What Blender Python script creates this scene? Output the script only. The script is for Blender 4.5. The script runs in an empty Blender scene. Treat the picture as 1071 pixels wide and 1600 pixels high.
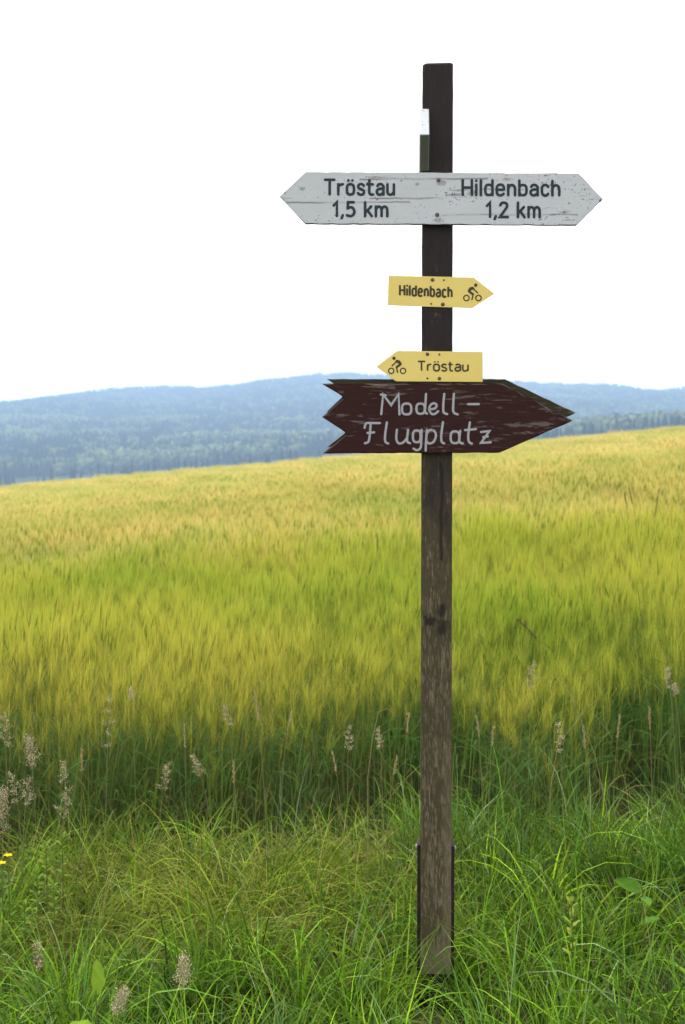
import bpy, bmesh, math, random
import numpy as np
from mathutils import Vector, Matrix, Euler

random.seed(7)
rng = np.random.default_rng(7)
R = math.radians
scene = bpy.context.scene
COL = scene.collection

# ------------------------------------------------------------------ camera
F_PX = 2132.0            # focal length in pixels of the 1071 x 1600 photograph
EYE = 1.726              # eye height over the ground at the post
HOR = 640.0              # pixel row of the horizon
cam_d = bpy.data.cameras.new('camera')
cam = bpy.data.objects.new('camera', cam_d)
COL.objects.link(cam)
cam.location = (0, 0, EYE)
cam.rotation_euler = (R(90), 0, 0)
cam_d.sensor_fit = 'AUTO'
cam_d.sensor_width = 36
cam_d.lens = 36 * F_PX / 1600
cam_d.shift_y = -(800 - HOR) / 1600
cam_d.clip_start = 0.05
cam_d.clip_end = 20000
cam_d.dof.use_dof = True
cam_d.dof.focus_distance = 3.95
cam_d.dof.aperture_fstop = 6.3
scene.camera = cam

# ------------------------------------------------------------------ world, sun, exposure
SUN_EL, SUN_AZ = 56.0, -40.0        # degrees; azimuth measured from +Y towards +X
world = bpy.data.worlds.new('World')
scene.world = world
world.use_nodes = True
wn = world.node_tree.nodes
wl = world.node_tree.links
wn.clear()
w_out = wn.new('ShaderNodeOutputWorld')
sky = wn.new('ShaderNodeTexSky')
sky.sky_type = 'NISHITA'
sky.sun_disc = False
sky.sun_elevation = R(SUN_EL)
sky.sun_rotation = R(SUN_AZ)
sky.dust_density = 4.0
bg_sky = wn.new('ShaderNodeBackground')
bg_sky.inputs['Strength'].default_value = 0.12
wl.new(sky.outputs[0], bg_sky.inputs['Color'])
bg_cloud = wn.new('ShaderNodeBackground')          # thin bright high overcast
bg_cloud.inputs['Color'].default_value = (1.0, 0.985, 0.96, 1)
bg_cloud.inputs['Strength'].default_value = 2.65
w_mix = wn.new('ShaderNodeMixShader')
w_mix.inputs[0].default_value = 0.9
wl.new(bg_sky.outputs[0], w_mix.inputs[1])
wl.new(bg_cloud.outputs[0], w_mix.inputs[2])
wl.new(w_mix.outputs[0], w_out.inputs['Surface'])

sun_d = bpy.data.lights.new('sun', 'SUN')
sun_d.energy = 4.4
sun_d.angle = R(12)
sun_d.color = (1.0, 0.93, 0.80)
sun = bpy.data.objects.new('sun', sun_d)
COL.objects.link(sun)
_sd = Vector((math.sin(R(SUN_AZ)) * math.cos(R(SUN_EL)), math.cos(R(SUN_AZ)) * math.cos(R(SUN_EL)), math.sin(R(SUN_EL))))
sun.rotation_euler = _sd.to_track_quat('Z', 'Y').to_euler()
sun.location = (-20, 30, 40)

vs = scene.view_settings
scene.display_settings.display_device = 'sRGB'
vs.view_transform = 'Standard'
vs.look = 'None'
vs.exposure = 0.0
vs.gamma = 1.0
vs.use_curve_mapping = False
scene.render.film_transparent = False
scene.render.engine = 'CYCLES'
scene.cycles.volume_bounces = 3
scene.cycles.max_bounces = 8
scene.cycles.transmission_bounces = 4
scene.cycles.use_denoising = True

# ------------------------------------------------------------------ helpers
def link(o, parent=None):
    COL.objects.link(o)
    if parent is not None:
        o.parent = parent
    return o

def tag(o, label=None, cat=None, group=None, kind=None):
    if label: o['label'] = label
    if cat: o['category'] = cat
    if group: o['group'] = group
    if kind: o['kind'] = kind
    return o

def empty(name, loc):
    o = bpy.data.objects.new(name, None)
    o.empty_display_size = 0.1
    o.location = loc
    return link(o)

def mesh_np(name, verts, faces, mats=(), colors=None, smooth=False, mat_index=None):
    """Mesh from numpy arrays: verts (n,3); faces (m,3) or (m,4) or a list of such arrays; colors (n,3)."""
    me = bpy.data.meshes.new(name)
    if isinstance(faces, np.ndarray):
        faces = [faces]
    faces = [f for f in faces if len(f)]
    me.vertices.add(len(verts))
    me.vertices.foreach_set('co', np.asarray(verts, dtype=np.float32).ravel())
    nl = sum(f.size for f in faces)
    npo = sum(len(f) for f in faces)
    me.loops.add(nl)
    me.polygons.add(npo)
    me.loops.foreach_set('vertex_index', np.concatenate([f.ravel() for f in faces]).astype(np.int32))
    tot = np.concatenate([np.full(len(f), f.shape[1]) for f in faces]).astype(np.int32)
    start = np.concatenate([[0], np.cumsum(tot)[:-1]]).astype(np.int32)
    me.polygons.foreach_set('loop_start', start)
    me.polygons.foreach_set('loop_total', tot)
    if mat_index is not None:
        me.polygons.foreach_set('material_index', np.asarray(mat_index, dtype=np.int32))
    me.polygons.foreach_set('use_smooth', np.full(npo, bool(smooth)))
    for m in mats:
        me.materials.append(m)
    if colors is not None:
        a = me.color_attributes.new('Col', 'FLOAT_COLOR', 'POINT')
        c4 = np.ones((len(verts), 4), dtype=np.float32)
        c4[:, :3] = colors
        a.data.foreach_set('color', c4.ravel())
    me.update()
    me.validate()
    return me

def obj_bm(name, bm, mat, parent=None, smooth=False):
    me = bpy.data.meshes.new(name)
    bmesh.ops.recalc_face_normals(bm, faces=bm.faces)
    for f in bm.faces:
        f.smooth = smooth
    bm.to_mesh(me)
    bm.free()
    me.materials.append(mat)
    return link(bpy.data.objects.new(name, me), parent)

# materials ---------------------------------------------------------------
class NT:
    def __init__(self, name):
        self.m = bpy.data.materials.new(name)
        self.m.use_nodes = True
        self.t = self.m.node_tree
        self.t.nodes.clear()
        self.out = self.n('ShaderNodeOutputMaterial')
    def n(self, kind, **kw):
        nd = self.t.nodes.new(kind)
        for k, v in kw.items():
            setattr(nd, k, v)
        return nd
    def l(self, a, b):
        self.t.links.new(a, b)
    def val(self, sock, v):
        if hasattr(v, 'node'):
            self.l(v, sock)
        else:
            sock.default_value = v
    def noise(self, vec, scale, detail=4, rough=0.55, dist=0.0):
        nd = self.n('ShaderNodeTexNoise')
        if vec is not None: self.l(vec, nd.inputs['Vector'])
        nd.inputs['Scale'].default_value = scale
        nd.inputs['Detail'].default_value = detail
        nd.inputs['Roughness'].default_value = rough
        nd.inputs['Distortion'].default_value = dist
        return nd.outputs['Fac']
    def ramp(self, fac, stops):
        nd = self.n('ShaderNodeValToRGB')
        el = nd.color_ramp.elements
        while len(el) < len(stops): el.new(0.5)
        for e, (p, c) in zip(el, stops):
            e.position = p
            e.color = (c, c, c, 1) if not hasattr(c, '__len__') else (*c, 1)
        self.l(fac, nd.inputs['Fac'])
        return nd.outputs['Color']
    def mix(self, fac, a, b, mode='MIX'):
        nd = self.n('ShaderNodeMix', data_type='RGBA', blend_type=mode)
        self.val(nd.inputs[0], fac)
        for i, v in ((6, a), (7, b)):
            if hasattr(v, 'node'): self.l(v, nd.inputs[i])
            else: nd.inputs[i].default_value = (*v, 1)
        return nd.outputs[2]
    def math(self, op, a, b=0.0, c=0.0, clamp=False):
        nd = self.n('ShaderNodeMath', operation=op, use_clamp=clamp)
        for i, v in enumerate((a, b, c)):
            self.val(nd.inputs[i], v)
        return nd.outputs[0]
    def coords(self, scale=(1, 1, 1), kind='Object', loc=(0, 0, 0)):
        tc = self.n('ShaderNodeTexCoord')
        mp = self.n('ShaderNodeMapping')
        mp.inputs['Scale'].default_value = scale
        mp.inputs['Location'].default_value = loc
        self.l(tc.outputs[kind], mp.inputs['Vector'])
        return mp.outputs[0]
    def bump(self, height, strength=0.3, dist=0.01):
        nd = self.n('ShaderNodeBump')
        nd.inputs['Strength'].default_value = strength
        nd.inputs['Distance'].default_value = dist
        self.l(height, nd.inputs['Height'])
        return nd.outputs[0]
    def principled(self, color, rough=0.6, metal=0.0, spec=0.5, normal=None):
        p = self.n('ShaderNodeBsdfPrincipled')
        if hasattr(color, 'node'): self.l(color, p.inputs['Base Color'])
        else: p.inputs['Base Color'].default_value = (*color, 1)
        self.val(p.inputs['Roughness'], rough)
        p.inputs['Metallic'].default_value = metal
        p.inputs['Specular IOR Level'].default_value = spec
        if normal is not None: self.l(normal, p.inputs['Normal'])
        self.l(p.outputs[0], self.out.inputs['Surface'])
        return p
    def leafy(self, color, rough=0.45, transl=0.3, spec=0.4, tcol=None):
        p = self.principled(color, rough, 0, spec)
        t = self.n('ShaderNodeBsdfTranslucent')
        c = tcol if tcol is not None else color
        if hasattr(c, 'node'): self.l(c, t.inputs['Color'])
        else: t.inputs['Color'].default_value = (*c, 1)
        mx = self.n('ShaderNodeMixShader')
        mx.inputs[0].default_value = transl
        self.l(p.outputs[0], mx.inputs[1])
        self.l(t.outputs[0], mx.inputs[2])
        self.l(mx.outputs[0], self.out.inputs['Surface'])

def mat_flat(name, col, rough=0.6, metal=0.0, var=0.25, scale=30):
    k = NT(name)
    v = k.coords()
    f = k.noise(v, scale, 3)
    c = k.mix(f, tuple(x * (1 - var) for x in col), tuple(x * (1 + var) for x in col))
    k.principled(c, rough, metal, normal=k.bump(f, 0.15, 0.002))
    return k.m

def mat_post():
    k = NT('weathered_brown_post')
    v = k.coords((1, 1, 1))
    sep = k.n('ShaderNodeSeparateXYZ'); k.l(v, sep.inputs[0])
    X, Z = sep.outputs[0], sep.outputs[2]
    streak = k.coords((150, 150, 15))
    fine = k.coords((300, 300, 45))
    s1 = k.noise(streak, 1.0, 6, 0.65)
    s2 = k.noise(fine, 1.0, 4, 0.6)
    blotch = k.noise(k.coords((14, 14, 5)), 1.0, 5, 0.6, 0.6)
    lich = k.noise(k.coords((60, 60, 30)), 1.0, 5, 0.7)
    paint = k.mix(s1, (0.010, 0.0075, 0.0078), (0.027, 0.019, 0.018))
    grey = k.mix(s2, (0.060, 0.044, 0.026), (0.19, 0.155, 0.105))
    moss = k.mix(s2, (0.026, 0.020, 0.009), (0.080, 0.065, 0.032))
    # wear grows down the post
    low = k.math('MULTIPLY_ADD', Z, -0.55, 1.36, clamp=True)         # 0 above 1.9 m, 1 near the foot
    wear_m = k.math('ADD', k.math('MULTIPLY', blotch, 0.9), k.math('MULTIPLY', low, 0.55))
    moss_f = k.ramp(wear_m, [(0.60, 0.0), (0.80, 0.9)])
    c = k.mix(moss_f, paint, moss)
    g_in = k.math('ADD', k.math('ADD', k.math('MULTIPLY', s1, 0.45), k.math('MULTIPLY', s2, 0.45)), k.math('ADD', k.math('MULTIPLY', low, 0.16), k.math('MULTIPLY', k.math('ADD', lich, blotch), 0.28)))
    grey_f = k.ramp(g_in, [(0.875, 0.0), (0.97, 0.85)])
    c = k.mix(grey_f, c, grey)
    rside = k.math('MULTIPLY', k.ramp(k.math('ADD', X, k.math('MULTIPLY_ADD', k.noise(k.coords((1, 1, 7)), 1.0, 3), 0.05, -0.025)), [(0.016, 0.0), (0.028, 1.0)]), k.ramp(Z, [(0.15, 0.9), (1.0, 0.0)]))
    c = k.mix(k.math('MULTIPLY', rside, 0.75), c, k.mix(s2, (0.07, 0.056, 0.032), (0.16, 0.13, 0.08)))
    # the foot was never painted and is paler
    foot = k.math('MULTIPLY_ADD', k.math('ADD', Z, k.math('MULTIPLY', s1, -0.09)), -26.0, 4.2, clamp=True)
    c = k.mix(k.math('MULTIPLY', foot, 0.8), c, (0.13, 0.115, 0.07))
    # long drying crack below the lowest board and the two dark knots
    wob = k.math('MULTIPLY_ADD', k.noise(k.coords((0.1, 0.1, 9)), 1.0, 3), 0.022, -0.011)
    cx = k.math('ABSOLUTE', k.math('SUBTRACT', k.math('SUBTRACT', X, 0.013), wob))
    cw = k.ramp(cx, [(0.0012, 1.0), (0.006, 0.0)])
    zr = k.math('MULTIPLY', k.math('GREATER_THAN', Z, 1.30), k.math('LESS_THAN', Z, 1.585))
    crack = k.math('MULTIPLY', cw, zr)
    c = k.mix(crack, c, (0.010, 0.008, 0.007))
    def knot(zc, rz, rx, xc):
        dz = k.math('DIVIDE', k.math('SUBTRACT', Z, zc), rz)
        dx = k.math('DIVIDE', k.math('SUBTRACT', X, xc), rx)
        d = k.math('ADD', k.math('MULTIPLY', dz, dz), k.math('MULTIPLY', dx, dx))
        d = k.math('ADD', d, k.math('ADD', k.math('MULTIPLY', s1, 1.0), k.math('MULTIPLY_ADD', lich, 2.2, -1.1)))
        return k.ramp(d, [(0.55, 1.0), (1.0, 0.0)])
    for a in ((1.155, 0.03, 0.026, 0.012), (1.105, 0.035, 0.032, 0.018), (1.125, 0.022, 0.04, -0.02)):
        c = k.mix(knot(*a), c, (0.017, 0.012, 0.009))
    h = k.math('ADD', k.math('MULTIPLY', s1, 1.0), k.math('MULTIPLY', s2, 0.6))
    h = k.math('SUBTRACT', h, k.math('MULTIPLY', crack, 1.2))
    k.principled(c, 0.75, 0, 0.18, k.bump(h, 0.6, 0.004))
    return k.m

def mat_brown_board(rear=False):
    k = NT('weathered_olive_board' if rear else 'weathered_redbrown_board')
    st = k.coords((15, 60, 120))
    st2 = k.coords((22, 100, 220))
    s1 = k.noise(st, 1.0, 6, 0.68, 0.3)
    s2 = k.noise(st2, 1.0, 4, 0.6)
    patch = k.noise(k.coords((7, 4, 17), loc=(3.1, 0, 1.7)), 1.0, 4, 0.6)
    base = k.mix(s2, (0.020, 0.0085, 0.0076), (0.037, 0.0150, 0.0132))
    if rear: base = k.mix(s2, (0.022, 0.018, 0.010), (0.052, 0.043, 0.025))
    wear = k.mix(s2, (0.065, 0.046, 0.040), (0.19, 0.155, 0.14))
    f = k.math('ADD', k.math('MULTIPLY', s1, 0.75), k.math('MULTIPLY', patch, 0.5))
    fac = k.ramp(f, [(0.685, 0.0), (0.73, 0.65)])
    c = k.mix(fac, base, wear)
    # top edges are weathered grey-green
    geo = k.n('ShaderNodeNewGeometry')
    sp = k.n('ShaderNodeSeparateXYZ'); k.l(geo.outputs['True Normal'], sp.inputs[0])
    up = k.ramp(sp.outputs[2], [(0.4, 0.0), (0.95, 0.75)])
    c = k.mix(up, c, k.mix(s2, (0.05, 0.047, 0.035), (0.14, 0.13, 0.10)))
    k.principled(c, 0.72, 0, 0.06, k.bump(k.math('ADD', s1, s2), 0.35, 0.003))
    return k.m

_wx = lambda p: (p - 682.5) / 542.0          # photograph pixels on the white board -> its own metres
_wz = lambda p: EYE + (HOR - p) / 542.0
CRACKS = [(_wx(575), _wx(690), _wz(304), 0.0018), (_wx(440), _wx(640), _wz(310), 0.0011), (_wx(690), _wx(900), _wz(330), 0.0010), (_wx(500), _wx(700), _wz(345), 0.0014), (_wx(560), _wx(760), _wz(274), 0.0016)]
STAINS = [(_wx(736), _wz(296), 0.022, 0.010), (_wx(688), _wz(280), 0.020, 0.012), (_wx(683), _wz(338), 0.022, 0.010), (_wx(650), _wz(282), 0.008, 0.006), (_wx(790), _wz(275), 0.02, 0.006), (_wx(470), _wz(288), 0.012, 0.008), (_wx(528), _wz(347), 0.015, 0.006)]
def mat_white_board(name='weathered_white_paint', vertical=False):
    k = NT(name)
    sx = (60, 6, 80) if vertical else (6, 60, 80)
    s1 = k.noise(k.coords(sx), 1.0, 6, 0.65, 0.2)
    spots = k.noise(k.coords((150, 150, 150)), 1.0, 3, 0.6)
    patch = k.noise(k.coords((9, 9, 16), loc=(1.3, 0, 0.4)), 1.0, 4, 0.6)
    base = k.mix(s1, (0.375, 0.392, 0.42), (0.46, 0.477, 0.505))
    base = k.mix(k.ramp(patch, [(0.35, 0.35), (0.65, 0.0)]), base, (0.33, 0.345, 0.35))
    f1 = k.ramp(k.math('ADD', k.math('MULTIPLY', s1, 0.7), k.math('MULTIPLY', patch, 0.5)), [(0.69, 0.0), (0.76, 0.8)])
    c = k.mix(f1, base, (0.17, 0.165, 0.155))
    f2 = k.ramp(k.math('ADD', k.math('MULTIPLY', spots, 0.8), k.math('MULTIPLY', patch, 0.35)), [(0.685, 0.0), (0.73, 0.85)])
    c = k.mix(f2, c, (0.06, 0.055, 0.05))
    if not vertical:
        v0 = k.coords((1, 1, 1)); s0 = k.n('ShaderNodeSeparateXYZ'); k.l(v0, s0.inputs[0])
        X, Z = s0.outputs[0], s0.outputs[2]
        for (xa, xb, zc, wd) in CRACKS:
            wob = k.math('MULTIPLY_ADD', k.noise(k.coords((14, 1, 1), loc=(zc, 0, 0)), 1.0, 4), 0.010, -0.005)
            dz = k.math('ABSOLUTE', k.math('SUBTRACT', k.math('SUBTRACT', Z, zc), wob))
            m = k.math('MULTIPLY', k.ramp(dz, [(wd * 0.3, 0.85), (wd, 0.0)]), k.math('MULTIPLY', k.math('GREATER_THAN', X, xa), k.math('LESS_THAN', X, xb)))
            m = k.math('MULTIPLY', m, k.ramp(s1, [(0.42, 0.25), (0.55, 1.0)]))
            c = k.mix(m, c, (0.07, 0.07, 0.065))
        for (xc, zc, rx, rz) in STAINS:
            dx = k.math('DIVIDE', k.math('SUBTRACT', X, xc), rx); dz = k.math('DIVIDE', k.math('SUBTRACT', Z, zc), rz)
            d = k.math('ADD', k.math('ADD', k.math('MULTIPLY', dx, dx), k.math('MULTIPLY', dz, dz)), k.math('MULTIPLY_ADD', spots, 3.0, -1.3))
            c = k.mix(k.ramp(d, [(0.3, 0.6), (0.85, 0.0)]), c, (0.10, 0.095, 0.088))
    geo = k.n('ShaderNodeNewGeometry')
    sp = k.n('ShaderNodeSeparateXYZ'); k.l(geo.outputs['True Normal'], sp.inputs[0])
    if not vertical:
        # edges, top and bottom, are bare grey wood in streaks
        az = k.math('ABSOLUTE', sp.outputs[2])
        e = k.math('MULTIPLY', k.ramp(az, [(0.3, 0.0), (0.6, 1.0)]), k.ramp(s1, [(0.35, 0.3), (0.6, 1.0)]))
        c = k.mix(e, c, (0.085, 0.085, 0.075))
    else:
        under_shade = k.ramp(k.math('MULTIPLY', sp.outputs[2], -1.0), [(0.2, 0.0), (0.5, 1.0)])  # faces pointing down are coloured darker, shade put into the colour
        c = k.mix(under_shade, c, k.mix(spots, (0.045, 0.048, 0.035), (0.14, 0.14, 0.11)))
    k.principled(c, 0.6, 0, 0.4, k.bump(k.math('ADD', s1, k.math('MULTIPLY', spots, 0.4)), 0.25, 0.002))
    return k.m

def mat_yellow():
    k = NT('yellow_sign_enamel')
    f = k.noise(k.coords((8, 8, 8)), 1.0, 4)
    g = k.noise(k.coords((60, 60, 60)), 1.0, 4)
    c = k.mix(f, (0.56, 0.425, 0.095), (0.63, 0.50, 0.145))
    c = k.mix(k.ramp(g, [(0.6, 0.0), (0.75, 0.35)]), c, (0.50, 0.40, 0.16))
    k.principled(c, 0.42, 0, 0.4)
    return k.m

def mat_letter(name, col, chip=0.66, chipcol=(0.4, 0.4, 0.4)):
    k = NT(name)
    f = k.noise(k.coords((120, 120, 260)), 1.0, 4, 0.6)
    c = k.mix(k.ramp(f, [(chip, 0.0), (chip + 0.06, 0.8)]), col, chipcol)
    k.principled(c, 0.55, 0, 0.3)
    return k.m

def mat_steel():
    k = NT('rusted_dark_steel')
    f = k.noise(k.coords((60, 60, 25)), 1.0, 6, 0.65)
    c = k.ramp(f, [(0.3, (0.010, 0.008, 0.007)), (0.55, (0.022, 0.014, 0.011)), (0.8, (0.05, 0.028, 0.018))])
    k.principled(c, 0.7, 0.3, 0.3, k.bump(f, 0.3, 0.002))
    return k.m

def mat_attr(name, rough=0.45, transl=0.3, spec=0.4, patch=None):
    """Leaf material: colour of each blade or stalk from its Col attribute; patch = (scale xy, tint, amount)."""
    k = NT(name)
    a = k.n('ShaderNodeAttribute', attribute_name='Col')
    c = a.outputs['Color']
    if patch:
        geo = k.n('ShaderNodeNewGeometry')
        for (sc, lo, hi, tint) in patch:
            mp = k.n('ShaderNodeMapping'); mp.inputs['Scale'].default_value = (sc, sc, 0.0)
            k.l(geo.outputs['Position'], mp.inputs['Vector'])
            f = k.noise(mp.outputs[0], 1.0, 3, 0.55, 0.4)
            c = k.mix(k.ramp(f, [(lo, 0.0), (hi, 1.0)]), c, k.mix(1.0, c, tint, 'MULTIPLY'))
    k.leafy(c, rough, transl, spec)
    return k.m

M_POST = mat_post()
M_BROWN = mat_brown_board()
M_REAR = mat_brown_board(True)
M_WHITE = mat_white_board()
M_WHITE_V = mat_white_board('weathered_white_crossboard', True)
M_YELLOW = mat_yellow()
M_INK = mat_letter('dark_routed_lettering', (0.006, 0.018, 0.024), 0.64, (0.12, 0.13, 0.13))
M_PRINT = mat_letter('dark_brown_print', (0.035, 0.026, 0.012), 0.8)
M_BRUSH = mat_letter('pale_grey_brush_lettering', (0.27, 0.275, 0.295), 0.60, (0.10, 0.075, 0.07))
M_STEEL = mat_steel()
M_SCREW = mat_flat('dull_screw_metal', (0.075, 0.06, 0.035), 0.5, 0.4)
M_BOLT = mat_flat('galvanised_bolt', (0.16, 0.155, 0.15), 0.5, 0.3)
M_GRASS = mat_attr('verge_grass_blades', 0.45, 0.20, 0.05)
M_BARLEY = mat_attr('barley_stalks', 0.6, 0.44, 0.03,
                    [(0.9, 0.42, 0.64, (0.80, 0.92, 0.78)), (0.16, 0.45, 0.60, (0.78, 0.92, 0.75)), (0.34, 0.46, 0.62, (1.20, 1.04, 1.25)), (2.6, 0.50, 0.66, (0.86, 0.93, 0.86)), (0.42, 0.50, 0.63, (0.66, 0.84, 0.66))])
M_PLANT = mat_attr('meadow_plant', 0.55, 0.3, 0.06)
M_TREE = mat_attr('tree_foliage', 0.7, 0.15, 0.1)

def mat_ground():
    k = NT('grassy_soil')
    v = k.coords((1, 1, 1))
    n1 = k.noise(v, 3.0, 6, 0.65)
    n2 = k.noise(v, 40.0, 4, 0.6)
    n3 = k.noise(k.coords((0.02, 0.02, 0.02)), 1.0, 4, 0.6)
    c = k.mix(n1, (0.012, 0.011, 0.005), (0.030, 0.029, 0.010))
    c = k.mix(k.ramp(n2, [(0.5, 0.0), (0.75, 0.8)]), c, (0.065, 0.045, 0.025))
    c = k.mix(k.ramp(n3, [(0.4, 0.0), (0.6, 0.6)]), c, (0.07, 0.085, 0.03))
    k.principled(c, 0.9, 0, 0.1, k.bump(n2, 0.5, 0.02))
    return k.m
def mat_hill():
    k = NT('forest_floor')
    n1 = k.noise(k.coords((0.012, 0.012, 0.012)), 1.0, 6, 0.65)
    c = k.mix(n1, (0.015, 0.024, 0.010), (0.05, 0.065, 0.022))
    k.principled(c, 0.95, 0, 0.1)
    return k.m
M_GROUND = mat_ground()
M_HILL = mat_hill()

# ------------------------------------------------------------------ terrain
def sstep(a, b, v):
    t = np.clip((v - a) / (b - a), 0, 1)
    return t * t * (3 - 2 * t)

_ph = rng.uniform(0, 6.28, 40)
_an = rng.uniform(0, 6.28, 40)
def wave(x, y, wl_, k0, n=5):
    """Smooth pseudo-noise of about unit amplitude with wavelength wl_."""
    s = 0
    for i in range(n):
        q = 6.283 / wl_ * (0.6 + 0.28 * i)
        s = s + np.sin(q * (x * math.cos(_an[k0 + i]) + y * math.sin(_an[k0 + i])) + _ph[k0 + i])
    return s / math.sqrt(n) * 0.9

CREST_PX = [(-900, 640), (-400, 622), (-150, 636), (0, 632), (80, 620), (150, 609), (250, 603), (310, 605), (370, 600), (430, 591), (480, 586), (540, 583),
            (600, 586), (680, 590), (750, 592), (860, 599), (950, 600), (1000, 607), (1035, 609), (1071, 605), (1200, 596), (1500, 612), (2000, 600)]
CREST_Y = 3000.0
_cx = np.array([(p - 535.5) / F_PX * CREST_Y for p, _ in CREST_PX])
_cz = np.array([EYE + (HOR - q) / F_PX * CREST_Y - 13.0 for _, q in CREST_PX])
RIDGE = 90.0

def terrain(x, y):
    x = np.asarray(x, dtype=float); y = np.asarray(y, dtype=float)
    xs = 500 * np.tanh(x / 500)
    s = 0.045 + 0.041 * sstep(3.5, 12, y)
    s = s * sstep(-60, 2, y) * (1 - 0.9 * sstep(1020, 1500, y))
    z = s * (xs - 0.27)
    u = np.clip(y - 6, 0, None)
    z = z - 0.0266 * np.minimum(u, RIDGE - 6)
    v = np.clip(y - RIDGE, 0, None)
    z = z - np.minimum(0.0245 * v + 0.045 * v * v / (v + 25), 33)
    z = z + 0.025 * wave(x, y, 2.3, 0) * (1 - sstep(6, 12, y)) + 0.05 * wave(x, y, 14, 5) * sstep(8, 20, y) * (1 - sstep(80, 120, y))
    t = np.clip((y - 1500) / (CREST_Y - 1500), 0, 1)
    t = t * (0.75 + 0.25 * t)
    zc = np.interp(x, _cx, _cz)
    zh = z * (1 - t) + zc * t + 9 * wave(x, y, 420, 10) * t * (1 - t) * 2.2
    z = np.where(y > 1000, zh, z)
    z = z - np.clip(y - CREST_Y - 40, 0, None) * 0.12
    return z

def grid_mesh(name, xs, ys, mat):
    X, Y = np.meshgrid(xs, ys)
    Z = terrain(X, Y)
    V = np.stack([X, Y, Z], -1).reshape(-1, 3)
    nx, ny = len(xs), len(ys)
    i = np.arange(nx - 1)[None, :] + np.arange(ny - 1)[:, None] * nx
    F = np.stack([i, i + 1, i + nx + 1, i + nx], -1).reshape(-1, 4)
    me = mesh_np(name, V, F, [mat], smooth=True)
    o = link(bpy.data.objects.new(name, me))
    o['kind'] = 'structure'
    return o

_g = np.concatenate([np.arange(0, 6, 0.15), np.geomspace(6, 3300, 70)])
gx = np.unique(np.concatenate([-_g, _g]))
gy = np.concatenate([[-1300, -700, -300, -120, -50, -20, -8, -3, 0, 1.5], np.arange(2.4, 12, 0.15), np.geomspace(12, 1000, 90)])
tag(grid_mesh('ground', gx, gy, M_GROUND), 'grassy soil under the verge and the barley field')
hx = np.linspace(-3300, 3300, 201)
hy = np.concatenate([np.linspace(1000, 3000, 70), np.linspace(3040, 3320, 8)])
tag(grid_mesh('hill', np.unique(np.concatenate([hx, gx[np.abs(gx) > 200]])), hy, M_HILL), 'long hazy blue wooded ridge beyond the field')

# ------------------------------------------------------------------ geometry-node scatter (stuff only)
def scatter(name, pts, rot, scl, idx, templates, label):
    """One object that draws template meshes at its own vertices."""
    me = bpy.data.meshes.new(name)
    me.vertices.add(len(pts))
    me.vertices.foreach_set('co', np.asarray(pts, dtype=np.float32).ravel())
    a = me.attributes.new('rot', 'FLOAT_VECTOR', 'POINT'); a.data.foreach_set('vector', np.asarray(rot, dtype=np.float32).ravel())
    a = me.attributes.new('scl', 'FLOAT_VECTOR', 'POINT'); a.data.foreach_set('vector', np.asarray(scl, dtype=np.float32).ravel())
    a = me.attributes.new('idx', 'INT', 'POINT'); a.data.foreach_set('value', np.asarray(idx, dtype=np.int32).ravel())
    o = link(bpy.data.objects.new(name, me))
    ng = bpy.data.node_groups.new(name + '_nodes', 'GeometryNodeTree')
    ng.interface.new_socket('Geometry', in_out='INPUT', socket_type='NodeSocketGeometry')
    ng.interface.new_socket('Geometry', in_out='OUTPUT', socket_type='NodeSocketGeometry')
    gi = ng.nodes.new('NodeGroupInput'); go = ng.nodes.new('NodeGroupOutput')
    join = ng.nodes.new('GeometryNodeJoinGeometry')
    for t in reversed(templates):
        oi = ng.nodes.new('GeometryNodeObjectInfo')
        oi.inputs['Object'].default_value = t
        oi.inputs['As Instance'].default_value = False
        g2 = ng.nodes.new('GeometryNodeGeometryToInstance')
        ng.links.new(oi.outputs['Geometry'], g2.inputs[0])
        ng.links.new(g2.outputs[0], join.inputs[0])
    iop = ng.nodes.new('GeometryNodeInstanceOnPoints')
    iop.inputs['Pick Instance'].default_value = True
    def attr(nm, dt):
        nd = ng.nodes.new('GeometryNodeInputNamedAttribute'); nd.data_type = dt
        nd.inputs['Name'].default_value = nm
        return nd.outputs['Attribute']
    ng.links.new(gi.outputs[0], iop.inputs['Points'])
    ng.links.new(join.outputs[0], iop.inputs['Instance'])
    ng.links.new(attr('idx', 'INT'), iop.inputs['Instance Index'])
    e2r = ng.nodes.new('FunctionNodeEulerToRotation')
    ng.links.new(attr('rot', 'FLOAT_VECTOR'), e2r.inputs[0])
    ng.links.new(e2r.outputs[0], iop.inputs['Rotation'])
    ng.links.new(attr('scl', 'FLOAT_VECTOR'), iop.inputs['Scale'])
    ng.links.new(iop.outputs[0], go.inputs[0])
    md = o.modifiers.new('scatter', 'NODES')
    md.node_group = ng
    tag(o, label, None, None, 'stuff')
    return o

def template(me):
    return bpy.data.objects.new(me.name, me)      # never linked to the scene

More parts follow.
